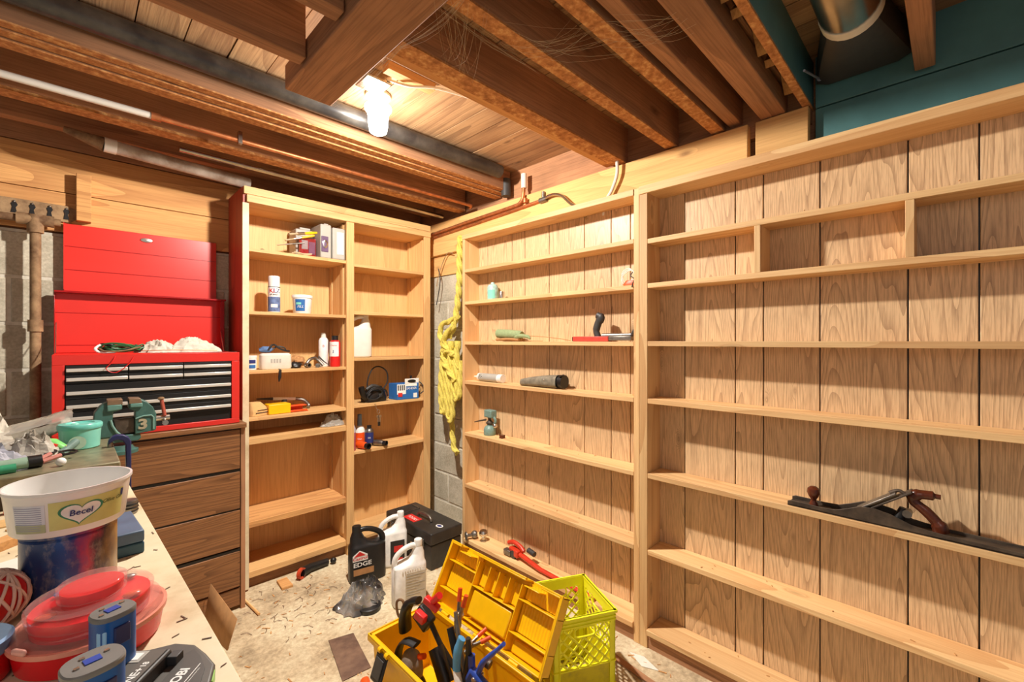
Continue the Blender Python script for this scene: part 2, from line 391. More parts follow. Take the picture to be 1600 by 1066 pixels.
tag(MB().tube(spl([(px_, 1.55, 1.97), (px_, 1.50, 1.975), (px_, 1.44, 1.955), (px_, 1.38, 1.90), (px_, 1.33, 1.87), (px_, 1.30, 1.845), (px_, 1.28, 1.80)], 5), .008, 8).build('cable', M_galv),
    'grey armoured cable curving from the valve down behind the pine rack', 'cable')
tag(MB().tube(spl([(px_-.02, 1.11, 2.13), (px_-.01, 1.105, 2.03), (px_-.005, 1.11, 1.97), (px_, 1.14, 1.91), (px_, 1.17, 1.87), (px_, 1.185, 1.80)], 5), .008, 8).build('cable', M_whitep),
    'white cable dropping from the joists behind the pine rack', 'cable')
tag(MB().cyl((XW-.05, 1.86, 2.05), (XW-.05, 1.86, 2.15), .028, n=16).build('pipe_stub', M_dgrey), 'dark pipe stub under the floor boards beside the white sleeved pipe', 'pipe')
# duct and boot in the recess
t = thing('air_duct', 'shiny round metal air duct with white taped joint above the teal boards', 'duct', (1.2, .205, 2.14))
MB().tube([(.2, .205, 2.135), (1.57, .205, 2.135)], .072, 28).build('duct_pipe', M_galv, t)
MB().cyl((1.535, .205, 2.135), (1.57, .205, 2.135), .0745, n=28).build('tape_band', M_paper, t)
mb = MB(); n = 20; vs = []
for k in range(n):
    a = 2*PI*k/n; vs.append((1.57, .205+.072*math.cos(a), 2.135+.072*math.sin(a)))
for k in range(n):
    a = 2*PI*k/n; cx, sy = math.cos(a), math.sin(a); q = 1/max(abs(cx), abs(sy)); vs.append((XW-.01, .215+.125*cx*q, 2.14+.055*sy*q))
mb.add(vs, [(k, (k+1) % n, (k+1) % n+n, k+n) for k in range(n)]); mb.build('boot', M_dgrey, t)
# lamp
t = thing('ceiling_lamp', 'glowing bare white ceiling bulb in a white lampholder', 'lamp', (BULB[0], BULB[1], 2.2))
M_glow, _nt, _b = newmat('lamp_glow'); _nt.nodes.remove(_b)      # translucent glass that glows: part see-through, part light
_e = _nt.nodes.new('ShaderNodeEmission'); _e.inputs[0].default_value = lin((255, 246, 232)); _e.inputs[1].default_value = 5
_tr = _nt.nodes.new('ShaderNodeBsdfTransparent'); _ad = _nt.nodes.new('ShaderNodeAddShader')
_nt.links.new(_e.outputs[0], _ad.inputs[0]); _nt.links.new(_tr.outputs[0], _ad.inputs[1]); _nt.links.new(_ad.outputs[0], _nt.nodes['Material Output'].inputs[0])
MB().lathe([(.05, .105), (.05, .095), (.035, .08), (.03, .0625)], BULB, 24).build('lampholder', M_whitep, t)
lg = MB().lathe([(.001, -.055), (.022, -.053), (.034, -.045), (.038, -.02), (.042, .03), (.053, .045), (.053, .056), (.03, .062)], BULB, 28).build('glass_globe', M_glow, t)
M_web = plain('cobweb_thread', (190, 172, 140), .9)
bx(.80, 1.0, 1.42, 1.46, 2.17, 2.2).build('cleat', W['cedar'], ce)
jb = thing('junction_box', 'grey metal junction box beside the ceiling bulb', 'box', (.83, 1.5, 2.2))
bx(.76, .86, 1.50, 1.60, 2.165, 2.2).build('box_body', M_galv, jb, bevel=.004)
MB().tube(spl([(.84, 1.50, 2.18), (.90, 1.45, 2.16), (1.0, 1.40, 2.17), (1.2, 1.38, 2.19)], 5), .005, 6).build('cable', M_whitep, jb)
mb = bx(.66, 1.25, 1.255, 1.30, 2.165, 2.185).build('rail', M_galv); tag(mb, 'flat grey metal rail under the floor boards right of the bulb', 'rail')
# cobwebs: sagging threads between joists
def webs(label, spots, seed):
    random.seed(seed); mb = MB()
    for (a, b, n, s) in spots:
        for i in range(n):
            p = Vector(a)+Vector((random.uniform(-s, s), random.uniform(-s, s)*.5, random.uniform(-s, s)*.2))
            q = Vector(b)+Vector((random.uniform(-s, s), random.uniform(-s, s)*.5, random.uniform(-s, s)*.2))
            m = (p+q)/2+Vector((random.uniform(-.02, .02), random.uniform(-.02, .02), -random.uniform(.005, .03)))
            mb.tube(spl([p, m, q], 3), random.uniform(.00012, .0003), 3, cap=False)
    tag(mb.build('cobweb', M_web), label, 'cobweb', kind='stuff')
webs('dusty cobwebs strung between the joists right of the flat beam', [((.68, .86, 2.03), (.85, 1.09, 2.04), 20, .07), ((.75, 1.0, 2.15), (.95, .87, 2.03), 16, .08)], 1)
webs('long cobweb threads crossing under the joists near the ceiling middle', [((.86, .86, 2.03), (1.05, .65, 2.03), 8, .07), ((1.05, .65, 2.03), (1.15, .5, 2.04), 14, .08), ((.95, .86, 2.035), (1.05, .68, 2.1), 10, .08)], 2)
webs('ragged cobweb fringe along the flat header beam edge', [((.655, .75, 2.03), (.655, 1.1, 2.028), 10, .01), ((.655, 1.1, 2.03), (.655, 1.55, 2.028), 12, .01)], 3)

M_nail = plain('bright_nail', (190, 186, 196), .3, .8)
tag(MB().tube([(1.62, .33, 2.045), (1.90-.08, .325, 2.10)], .0035, 8).cyl((1.815, .325, 2.10), (1.822, .325, 2.1015), .008, n=10).build('long_nail', M_nail), 'long silver nail sticking out beside the teal joist', 'nail')
# ================================================================ PINE RACKS on the right wall
XF, XP = 1.685, 1.80     # front of shelves, face of panelling
GR = [2.093, 2.01, 1.80, 1.699, 1.521, 1.293, 1.14, 1.039, .962]
SHZ = [1.632, 1.438, 1.197, .960, .648, .337]
random.seed(3)
def chips(mb, x0, x1, y0, y1, z, n, s=.004):
    for i in range(n):
        mb.T = Tm((random.uniform(x0, x1), random.uniform(y0, y1), z+.0008), random.uniform(0, PI))
        mb.box(-random.uniform(.4, 1.5)*s, random.uniform(.4, 1.5)*s, -s*.3, s*.3, 0, s*.35)
    mb.T = Matrix.Identity(4)
r1 = thing('wall_rack', 'narrower pine wall rack between the hanging rope and the tall centre post', 'shelf rack', (XF, 1.5, FL))
for a, b in zip(GR[1:], GR[:-1]): bx(XP, XP+.012, a+.002, b-.002, FL+.06, 1.835).build('back_plank', W['oak'], r1, bevel=.0015)
bx(XP+.008, XP+.02, .93, 2.10, FL+.06, 1.83).build('back_panel', M_black, r1)
bx(XF, XP+.02, 2.092, 2.112, FL, 1.835).build('post', W['rackZ'], r1, bevel=.0015)
bx(XF, XP-.001, .932, .957, FL, 1.842).build('post', W['rackZ'], r1, bevel=.0015)
mb = bx(XF-.004, XP-.001, .957, 2.112, 1.815, 1.842); mb.build('top_board', W['rackY'], r1, bevel=.0015)
for z in SHZ: bx(XF, XP-.001, .958, 2.091, z-.019, z).build('shelf', W['rackY'], r1, bevel=.0012)
bx(XF-.01, XP-.001, .958, 2.091, -.01, .012).build('bottom_board', W['rackY'], r1, bevel=.002)
bx(XF+.005, XF+.025, .958, 2.091, FL, -.01).build('kick_board', W['joistY'], r1)
r2 = thing('wall_rack', 'wide pine wall rack right of the centre post with two small dividers', 'shelf rack', (XF, .4, FL))
G2 = [.93, .788, .591, .494, .321, .098, -.051, -.25, -.42, -.6]
for a, b in zip(G2[1:], G2[:-1]): bx(XP, XP+.012, a+.002, b-.002, FL+.06, 1.835).build('back_plank', W['oak'], r2, bevel=.0015)
bx(XP+.008, XP+.02, -.6, .93, FL+.06, 1.83).build('back_panel', M_black, r2)
bx(XF, XP-.001, .895, .931, FL, 1.842).build('post', W['rackZ'], r2, bevel=.0015)
bx(XF-.006, XP+.03, -.6, .931, 1.812, 1.845).build('top_board', W['rackY'], r2, bevel=.002)
for z in (1.622, 1.438, 1.199, .962, .653, .337): bx(XF, XP-.001, -.6, .894, z-.02, z).build('shelf', W['rackY'], r2, bevel=.0012)
bx(XF-.012, XP-.001, -.6, .894, -.01, .012).build('bottom_board', W['rackY'], r2, bevel=.002)
bx(XF+.005, XF+.025, -.6, .894, FL, -.01).build('kick_board', W['joistY'], r2)
for y, z0, z1 in ((.482, 1.438, 1.602), (.088, 1.438, 1.602)): bx(XF+.001, XP-.001, y-.01, y+.01, z0, z1).build('divider', W['rackZ'], r2, bevel=.0012)
for rr, ya, yb in ((r1, .98, 2.05), (r2, -.1, .87)):
    mb = MB()
    for z in SHZ+[.012]: chips(mb, XF+.01, XP-.01, ya, yb, z, 8)
    o = mb.build('wood_chips', W['cedar'], rr); o['kind'] = 'stuff'

# ================================================================ BOOKCASE on the back wall
YF = 2.54; YK = 2.79
bc = thing('bookcase', 'tall plywood bookcase with two bays of shelves in the room corner', 'bookcase', (1.15, YF, FL))
bx(.616, .641, YF, YB-.005, FL, 1.984).build('side_panel', W['red'], bc, bevel=.0015)
bx(.612, .641, YF-.012, YF, FL+.01, 1.90).build('edge_strip', W['bench'], bc, bevel=.001)
bx(1.716, 1.738, YF, YB-.005, FL, 1.95).build('side_panel', W['plyZ'], bc, bevel=.0015)
bx(1.158, 1.184, YF+.0, YK, FL, 1.90).build('divider', W['plyZ'], bc, bevel=.0015)
bx(1.150, 1.196, YF-.014, YF, 0, 1.905).build('edge_strip', W['plyZ'], bc, bevel=.0015)
bx(1.690, 1.738, YF-.014, YF, 0, 1.905).build('edge_strip', W['plyZ'], bc, bevel=.0015)
bx(.641, 1.716, YK, YK+.01, FL, 1.95).build('back_panel', W['plyZ'], bc)
bx(.618, 1.738, YF-.016, YF, 1.945, 1.984).build('top_rail', W['plyX'], bc, bevel=.0015)
bx(.630, 1.738, YF-.02, YF, 1.905, 1.943).build('top_edge', W['pineX'], bc, bevel=.0015)
bx(.641, 1.716, YF, YK, 1.905, 1.925).build('top_board', W['plyX'], bc)
LB = [1.675, 1.353, 1.048, .806, .70, .275, .02]
RB = [1.665, 1.378, 1.098, .815, .535, .01]
for i, z in enumerate(LB):
    th = .03 if i in (4, 5, 6) else .017
    bx(.642, 1.157, YF-.004, YK-.001, z-th, z).build('shelf', W['plyX'] if i != 5 else W['cedar'], bc, bevel=.0012)
for z in RB: bx(1.185, 1.7155, YF+.002, YK-.001, z-.018, z).build('shelf', W['plyX'], bc, bevel=.0012)
for x0, x1 in ((1.150, 1.157), (1.709, 1.715)):
    bx(x0, x1, YK-.05, YK-.02, .05, 1.9).build('pin_strip', W['plyZ'], bc); bx(x0, x1, YF+.04, YF+.07, .05, 1.9).build('pin_strip', W['plyZ'], bc)
bx(.65, 1.71, YF+.03, YF+.05, FL, -.012).build('kick_board', W['joistX'], bc)

# ================================================================ BROWN DRAWER CABINET
YC = 2.39
cb = thing('drawer_cabinet', 'brown wood-grain drawer cabinet under the red tool chest', 'cabinet', (.25, YC, FL))
bx(-.09, .585, YC+.02, 2.81, FL+.05, .79).build('body', W['brown'], cb)
bx(-.05, .555, YC+.05, 2.8, FL, FL+.05).build('plinth', W['joistX'], cb)
bx(-.10, .592, YC-.02, 2.815, .79, .813).build('top_board', W['brown'], cb, bevel=.003)
bx(.572, .59, YC+.0, YC+.022, FL, .789).build('stile', W['joistZ'], cb)
for a, b in ((.597, .782), (.408, .582), (.225, .400), (.04, .205)):
    dr = bx(-.085, .568, YC-.002, YC+.018, a, b).build('drawer', W['brown'], cb, bevel=.002)
    bx(-.085, .568, YC+.004, YC+.018, b, b+.012).build('finger_groove', M_black, dr)
bx(-.085, .568, YC+.004, YC+.018, FL+.02, .03).build('drawer', W['brown'], cb)

# ================================================================ RED TOOL CHEST
tc = thing('tool_chest', 'red metal tool chest with open lid and black drawers on the brown cabinet', 'tool chest', (.25, YC, .813))
x0, x1, z0, z1 = -.05, .566, .815, 1.147
y1 = 2.80
mb = MB().box(x0, x1, y1-.004, y1, z0, z1).box(x0, x0+.004, YC+.02, y1-.004, z0, z1).box(x1-.004, x1, YC+.02, y1-.004, z0, z1).box(x0+.004, x1-.004, YC+.02, y1-.004, z0, z0+.02)
mb.box(x0, x0+.034, YC, YC+.02, z0+.022, z1-.04).box(x1-.032, x1, YC, YC+.02, z0+.022, z1-.04).box(x0, x1, YC, YC+.02, z1-.04, z1).box(x0, x1, YC, YC+.02, z0, z0+.022).box(x0+.004, x1-.004, YC+.02, y1-.004, z1-.06, z1-.045)
mb.build('case', M_red, tc, bevel=.0015)
bx(x0+.035, x1-.033, YC+.012, YC+.02, z0+.02, z1-.04).build('drawer_recess', M_blackm, tc)
xa, xb = x0+.036, x1-.034
def chest_drawer(a, b, zb, zt):
    d = bx(a+.001, b-.001, YC-.001, YC+.014, zb, zt).build('drawer', M_blackm, tc, bevel=.001)
    h = (zt-zb)
    bx(a+.002, b-.002, YC-.009, YC-.001, zb+h*.28, zb+h*.28+.0135).build('handle', M_handle, d, bevel=.002)
third = (xb-xa)/3
top = z1-.042
for r in range(2):
    for c_ in range(3): chest_drawer(xa+c_*third, xa+(c_+1)*third, top-.036*(r+1)+.002, top-.036*r)
zt = top-.073
for h in (.058, .050, .045, .045):
    if zt-h < z0+.02: break
    chest_drawer(xa, xb, zt-h+.002, zt); zt -= h
# open lid: lower panel with its turned rim, folded front panel above it
lx0, lx1 = -.05, .576
ld = bx(lx0, lx1, 2.793, 2.799, 1.147, 1.418).build('lid', M_red, tc, bevel=.001)
MB().box(lx0, lx1+.012, 2.745, 2.799, 1.413, 1.421).box(lx0-.001, lx0+.002, 2.765, 2.799, 1.147, 1.412).box(lx1+.0, lx1+.004, 2.745, 2.799, 1.147, 1.412).build('lid_rim', M_redd, ld, bevel=.001)
MB().box(lx1-.014, lx1-.001, 2.745, 2.749, 1.15, 1.412).build('lid_flange', M_redd, ld)
for z in (1.18, 1.325): MB().box(lx0+.004, lx1-.001, 2.7915, 2.794, z, z+.0025).build('crease', M_redd, ld)
up = bx(-.022, .556, 2.812, 2.818, 1.30, 1.727).build('upper_panel', M_red, tc, bevel=.001)
for z in (1.52, 1.625): MB().box(-.020, .554, 2.8102, 2.8122, z, z+.0025).build('crease', M_redd, up)
MB().box(-.022, -.019, 2.790, 2.812, 1.43, 1.727).build('side_flange', M_red, up)
mb = MB(); mb.T = Tm((.265, 2.811, 1.695), 0, PI/2); mb.lathe([(.016, 0), (.014, .004), (.001, .006)], n=16, sx=1.6, sy=.7); mb.build('latch', M_alu, up)
bx(.02, .50, 2.799, 2.812, 1.30, 1.31).build('hinge', M_redd, tc)
MB().tube([(lx1-.012, 2.745, 1.25), (lx1-.03, 2.60, 1.15)], .0022, 6).build('lid_stay', M_alu, tc)
MB().tube([(lx0+.006, 2.765, 1.28), (lx0+.006, 2.65, 1.15)], .0018, 6).build('lid_stay', M_alu, tc)
bx(.24, .56, 2.405, 2.408, 1.1478, 1.149).build('front_lip', M_alu, tc)

# rusty pipe with tee and notched bar at the far left
t = thing('rusty_pipe', 'rusty upright iron pipe with a tee joint by the block wall', 'pipe', (-.12, 2.76, FL))
P = (-.105, 2.76)
MB().cyl((P[0], P[1], FL), (P[0], P[1], 1.70), .0175, n=14).build('upright', M_rust, t)
MB().cyl((P[0], P[1], 1.66), (P[0], P[1], 1.735), .026, n=14).cyl((P[0]-.055, P[1], 1.715), (P[0]+.055, P[1], 1.715), .024, n=14).build('tee_joint', M_rust, t)
MB().cyl((-1.0, P[1], 1.715), (-.03, P[1], 1.715), .0155, n=12).build('cross_pipe', M_rust, t)
MB().cyl((P[0], P[1], 1.24), (P[0], P[1], 1.29), .024, n=14).build('coupling', M_rust, t)
t = thing('notched_bar', 'flat rusty iron bar with a row of hooked notches above the pipe', 'bar', (-.15, 2.80, 1.76))
poly = [(-.6, 0), (.0, 0), (.02, .02), (.022, .06), (-.01, .072), (-.6, .078)]
mb = MB(); mb.T = Matrix.Translation((0, 2.82, 1.733)) @ Matrix.Rotation(PI/2, 4, 'X'); mb.prism(poly, 0, .006); mb.build('bar', M_rust, t)


for i in range(7):
    xx = -.012-i*.052; mb = MB(); mb.T = Matrix.Translation((xx, 2.8145, 1.745)) @ Matrix.Rotation(PI/2, 4, 'X')
    mb.prism([(-.010, 0), (.008, 0), (.004, .022), (.010, .034), (.006, .044), (-.004, .046), (-.010, .038), (-.006, .024)], 0, .003); mb.build('slot', M_black, t)
    MB().ball((xx, 2.812, 1.792), .005, 5).build('hook_tip', M_steel, t)
# ================================================================ helpers for small things
def face_cam(x, y): return math.atan2(-y, -x)
def loft(mb, secs, n=28, power=3.2, cap=True):
    """secs: (z, cx, cy, hx, hy[, power]) superellipse sections"""
    vs = []
    for s in secs:
        z, cx, cy, hx, hy = s[:5]; pw = s[5] if len(s) > 5 else power
        for k in range(n):
            t = 2*PI*k/n; c_, s_ = math.cos(t), math.sin(t); q = (abs(c_)**pw+abs(s_)**pw)**(-1/pw)
            vs.append((cx+hx*c_*q, cy+hy*s_*q, z))
    fs = [(i*n+k, i*n+(k+1) % n, (i+1)*n+(k+1) % n, (i+1)*n+k) for i in range(len(secs)-1) for k in range(n)]
    if cap: fs += [tuple(reversed(range(n))), tuple((len(secs)-1)*n+k for k in range(n))]
    return mb.add(vs, fs)
def band(parent, name, mat, x, y, r, z0, z1, a0, half, n=16):
    return MB().lathe([(r, z0), (r, z1)], (x, y, 0), n, a0=a0-half, a1=a0+half).build(name, mat, parent)
def crumple(c, sx, sy, sz, seed, n=22, amp=.35, freq=3.0, floor=None):
    """a crumpled closed blob of folded sheet"""
    random.seed(seed); off = Vector((random.random()*50, random.random()*50, 0)); vs = []; m = n*2
    for i in range(n+1):
        th = PI*i/n
        for k in range(m):
            ph = 2*PI*k/m; d = Vector((math.sin(th)*math.cos(ph), math.sin(th)*math.sin(ph), -math.cos(th)))
            q = 1+amp*(abs(noise.noise(d*freq*.6+off))*1.6-.4)+amp*.4*(abs(noise.noise(d*freq*1.5+off))*1.4-.3)
            p = Vector((d.x*sx*q, d.y*sy*q, d.z*sz*q))+Vector(c)
            if floor is not None and p.z < floor: p.z = floor+.0005
            vs.append(tuple(p))
    fs = [(i*m+k, i*m+(k+1) % m, (i+1)*m+(k+1) % m, (i+1)*m+k) for i in range(n) for k in range(m)]
    return MB().add(vs, fs)
def sheet(c, sx, sy, h, seed, n=34, rough=1.0):
    """a crumpled sheet lying in a heap: ridged folds over an irregular footprint, closed underneath"""
    o1 = Vector((seed*3.1, seed*1.7, 0)); vs = []; m = n*2; cx, cy, cz = c
    def rid(p): return 1-abs(noise.noise(p))*2
    for i in range(n+1):
        r = i/n
        for k in range(m):
            a = 2*PI*k/m; d = Vector((math.cos(a), math.sin(a), 0)); e = 1+.35*noise.noise(d*1.3+o1)+.14*noise.noise(d*5+o1)
            q = d*r*e; w = Vector((q.x, q.y, 0))*2.1+o1
            hh = h*max(0, 1-r**2.2)*(.35+.55*rid(w)+.28*rid(w*2.6)*rough)+h*.16*rough*rid(w*4.2)*(1-r*.7)
            vs.append((cx+q.x*sx+.12*sx*noise.noise(w*1.8), cy+q.y*sy+.12*sy*noise.noise(w*1.8+Vector((9, 0, 0))), cz+max(.0006, hh)))
    fs = [(i*m+k, i*m+(k+1) % m, (i+1)*m+(k+1) % m, (i+1)*m+k) for i in range(n) for k in range(m)]
    return MB().add(vs, fs+[tuple(n*m+k for k in reversed(range(m)))])
M_lblue = plain('label_blue', (40, 104, 172), .5); M_dblue = plain('ink_dark_blue', (36, 48, 110), .5); M_ink = plain('ink_black', (36, 32, 32), .5)
M_inkred = plain('ink_red', (208, 44, 40), .5); M_white2 = plain('ink_white', (240, 238, 232), .5); M_slate = plain('label_slate_blue', (98, 118, 160), .5, vary=.2, scale=60)

# ---------------------------------------------------------------- bookcase left bay
# top shelf (z 1.675)
z = 1.676
t = thing('carry_case', 'pale grey plastic carry case standing on end on the top left shelf', 'case', (1.07, 2.62, z))
bx(1.075, 1.150, 2.545, 2.70, z, z+.185).build('case_half', M_grey, t, bevel=.008, seg=3)
bx(1.008, 1.071, 2.55, 2.70, z, z+.195).build('case_half', M_grey, t, bevel=.008, seg=3)
bx(1.069, 1.077, 2.56, 2.69, z+.006, z+.182).build('seam', M_dgrey, t)
bx(1.012, 1.052, 2.546, 2.552, z+.035, z+.125).build('window', plain('smoky_purple_plastic', (112, 92, 120), .15), t, bevel=.003)
mb = MB(); mb.T = Tm((1.033, 2.546, z+.08), 0, PI/2); mb.lathe([(.016, -.003), (.018, .002), (.012, .004), (.008, -.001)], n=20, sx=.8, sy=1.3); mb.build('window_ring', M_alu, t)
bx(1.10, 1.14, 2.542, 2.546, z+.03, z+.16).build('label_panel', M_white2, t, bevel=.001)
bx(1.03, 1.055, 2.555, 2.60, z+.185, z+.20).build('latch', M_grey, t, bevel=.003)
t = thing('grey_box', 'grey ribbed plastic box behind the red tool pack on the top shelf', 'box', (.95, 2.69, z))
bx(.905, 1.0, 2.64, 2.75, z, z+.165).build('body', M_grey, t, bevel=.006); bx(.93, .99, 2.65, 2.73, z+.165, z+.178).build('lid', M_grey, t, bevel=.004)
t = thing('tool_pack', 'clear pack with red and white insert leaning by the grey carry case', 'pack', (.95, 2.60, z))
bx(.915, 1.002, 2.60, 2.625, z, z+.11).build('insert', M_redp, t, bevel=.004)
bx(.922, .955, 2.597, 2.600, z+.045, z+.095).build('print', M_white2, t); bx(.96, .995, 2.597, 2.600, z+.02, z+.09).build('print', plain('violet_print', (176, 120, 150), .4), t)
bx(.913, 1.004, 2.592, 2.595, z, z+.115).build('blister', glass('clear_plastic', (235, 230, 235)), t, bevel=.001)
def brush(label, p0, p1, mh, tip, r=.006):
    t = thing('paint_brush', label, 'brush', p0, 'brushes on the top shelf')
    a, b = Vector(p0), Vector(p1); m = a.lerp(b, .45)
    MB().tube([a, a.lerp(m, .5), m], [r*.8, r*1.2, r*.9], 10).build('handle', mh, t); MB().tube([m, a.lerp(b, .7)], [r, r*1.1], 10).build('ferrule', M_alu, t)
    MB().tube([a.lerp(b, .7), b], [r*1.1, r*1.5], 10, squash=.6).build('bristles', tip, t)
M_brist = plain('pale_bristle', (196, 176, 140), .9)
M_yellowh = plain('yellow_handle', (236, 186, 24), .35)
brush('yellow handled paint brush topmost of the bunch on the top shelf', (1.0, 2.585, z+.145), (.84, 2.56, z+.105), M_yellowh, M_brist, .008)
brush('yellow handled paint brush just under the topmost brush', (.985, 2.58, z+.125), (.835, 2.60, z+.078), M_yellowh, M_brist)
brush('grey handled thin brush poking left below the yellow brushes', (.93, 2.58, z+.075), (.80, 2.62, z+.05), M_steel, M_brist, .004)
tag(MB().tube(spl([(.86, 2.57, z+.008), (.89, 2.555, z+.012), (.93, 2.56, z+.006), (.96, 2.55, z+.012), (.90, 2.575, z+.01), (.87, 2.56, z+.015)], 5), .0035, 6).build('wire_bit', M_brist), 'tangled tan wire bit at the foot of the red pack', 'wire')
tag(MB().tube(spl([(.70, 2.60, z+.003), (.72, 2.59, z+.012), (.735, 2.60, z+.003), (.725, 2.61, z+.003)], 5), .002, 6).build('wire_ring', M_steel), 'tiny bent wire ring near the left end of the top shelf', 'wire')
# second shelf (z 1.353)
z = 1.354
cx, cy = .785, 2.62; a0 = face_cam(cx, cy)
t = thing('spray_can', 'white capped spray can with red and blue lettering on the second shelf', 'spray can', (cx, cy, z))
MB().lathe([(.028, 0), (.030, .004), (.030, .135), (.027, .145)], (cx, cy, z), 28).build('can_body', M_white2, t)
MB().lathe([(.0285, .142), (.0285, .193), (.026, .199), (.001, .2)], (cx, cy, z), 28).build('cap', M_white2, t)
band(t, 'rim_line', M_ink, cx, cy, .0306, z+.136, z+.1395, a0, PI)
band(t, 'lower_label', M_slate, cx, cy, .0305, z+.006, z+.085, a0, 1.7)
text_on(MB(), 'KI', .032, wrap(cx, cy, z+.117, .0312, a0), bold=.0006, dx=-.010).build('lettering', M_inkred, t)
text_on(MB(), 'LZ', .032, wrap(cx, cy, z+.117, .0312, a0), bold=.0006, dx=.014).build('lettering', M_dblue, t)
text_on(MB(), 'UP SHOT', .011, wrap(cx, cy, z+.097, .0312, a0), bold=.0002).build('lettering', M_ink, t)
MB().lathe([(.0309, .028), (.0309, .045)], (cx, cy, z), 12, a0=a0-.5, a1=a0+.6).build('band_mark', M_white2, t)
cx, cy = .932, 2.62; a0 = face_cam(cx, cy)
t = thing('plastic_tub', 'white lidded tub with a blue label beside the white spray can', 'tub', (cx, cy, z))
MB().lathe([(.043, 0), (.046, .004), (.051, .092)], (cx, cy, z), 32).build('tub_body', M_white2, t)
MB().lathe([(.054, .088), (.055, .1), (.052, .105), (.001, .104)], (cx, cy, z), 32).build('lid', M_white2, t)
mb = MB().lathe([(.0475, .014), (.0515, .080)], (cx, cy, z), 14, a0=a0-.75, a1=a0+.30); mb.build('label', M_lblue, t)
mb = MB().lathe([(.0500, .050), (.0510, .062)], (cx, cy, z), 10, a0=a0-.65, a1=a0-.1); mb.build('label_stripe', M_turq, t)
text_on(MB(), 'FILL', .02, wrap(cx, cy, z+.038, .0508, a0-.2), shear=.3).build('lettering', M_white2, t)
# third shelf (z 1.048)
z = 1.049
cx, cy = .672, 2.62; a0 = face_cam(cx, cy)
t = thing('plastic_tub', 'small white tub with blue print against the bookcase left side', 'tub', (cx, cy, z))
MB().lathe([(.026, 0), (.028, .065)], (cx, cy, z), 24).build('tub_body', M_white2, t); MB().lathe([(.0295, .062), (.0295, .074), (.001, .075)], (cx, cy, z), 24).build('lid', M_white2, t)
band(t, 'label', M_dblue, cx, cy, .0285, z+.034, z+.052, a0, .9); band(t, 'label', M_lblue, cx, cy, .0280, z+.008, z+.026, a0, .9)
t = thing('cardboard_box', 'battered white cardboard box with rounded sides on the third shelf', 'box', (.785, 2.59, z))
mb = MB(); mb.T = Tm((.785, 2.60, z), -.05); loft(mb, [(0, 0, 0, .073, .03, 6), (.01, 0, 0, .077, .035, 6), (.075, 0, 0, .075, .034, 6), (.085, 0, .005, .066, .026, 5)], 32); mb.build('box_body', M_paper, t)
mb = MB(); mb.T = Tm((.785, 2.60, z), -.05)
for i in range(4): mb.box(-.03+i*.014, -.022+i*.014, -.0362, -.0352, .035, .055)
mb.build('print', M_grey, t)
t = thing('respirator_mask', 'bundle of blue and black straps lying on the white cardboard box', 'mask', (.77, 2.62, z+.09))
crumple((.745, 2.62, z+.105), .035, .02, .016, 5, 12).build('blue_pad', plain('faded_blue', (90, 120, 165), .7), t)
MB().tube(spl([(.75, 2.60, z+.10), (.765, 2.60, z+.125), (.785, 2.61, z+.13), (.80, 2.60, z+.115), (.83, 2.60, z+.10), (.86, 2.61, z+.095)], 5), .005, 8).build('strap', M_cord, t)
MB().tube(spl([(.77, 2.61, z+.10), (.80, 2.62, z+.12), (.835, 2.62, z+.115), (.85, 2.63, z+.095)], 5), .004, 8).build('strap', M_dgrey, t)
tag(MB().tube([(.790, 2.555, z-.0), (.789, 2.530, z-.004), (.786, 2.530, z-.04), (.783, 2.531, z-.065)], [.003, .006, .008, .003], 8).build('dangling_strap', M_cord), 'dark strap end dangling over the third shelf edge under the box', 'strap')
t = thing('work_glove', 'crumpled tan and black leather work glove beside the white box', 'glove', (.90, 2.62, z))
crumple((.905, 2.63, z+.035), .045, .035, .035, 8, 16, floor=z).build('cuff', M_card, t); crumple((.89, 2.60, z+.015), .03, .02, .02, 11, 12, floor=z).build('palm', M_black, t)
t = thing('pipe_fitting', 'tangle of dull metal hose clamps and fittings in front of the glove', 'fitting', (.98, 2.59, z))
MB().tube(spl([(.93, 2.57, z+.010), (.96, 2.58, z+.045), (1.0, 2.60, z+.05), (1.035, 2.58, z+.01)], 5), .009, 10).build('arm', M_steel, t)
mb = MB(); mb.T = Tm((.943, 2.565, z+.015), .3, PI/2); mb.lathe([(.014, -.012), (.015, .012), (.009, .013), (.009, -.012)], n=18); mb.build('ring', M_steel, t)
mb = MB(); mb.T = Tm((.995, 2.56, z+.012), -.3, PI/2); mb.lathe([(.011, -.012), (.013, .012), (.007, .013)], n=18); mb.build('ring', M_steel, t)
MB().tube([(1.02, 2.61, z+.06), (1.045, 2.59, z+.03), (1.07, 2.565, z+.006)], [.012, .008, .002], 8, squash=.4).build('blade', M_dgrey, t)
cx, cy = 1.068, 2.66; a0 = face_cam(cx, cy)
t = thing('squeeze_bottle', 'slim white bottle with pointed cap left of the red can', 'bottle', (cx, cy, z))
MB().lathe([(.025, 0), (.027, .006), (.027, .155), (.020, .168), (.014, .172)], (cx, cy, z), 24).build('bottle_body', M_white2, t)
MB().lathe([(.015, .172), (.013, .20), (.001, .201)], (cx, cy, z), 16).build('cap', M_paper, t)
text_on(MB(), '8', .022, wrap(cx, cy, z+.12, .0276, a0)).build('lettering', M_inkred, t)
cx, cy = 1.112, 2.60; a0 = face_cam(cx, cy)
t = thing('spray_can', 'red spray can with white label and dark cap on the third shelf', 'spray can', (cx, cy, z))
MB().lathe([(.028, 0), (.030, .004), (.030, .14), (.024, .152), (.018, .156)], (cx, cy, z), 26).build('can_body', M_redp, t)
MB().lathe([(.0185, .154), (.0185, .182), (.001, .183)], (cx, cy, z), 20).build('cap', M_black, t)
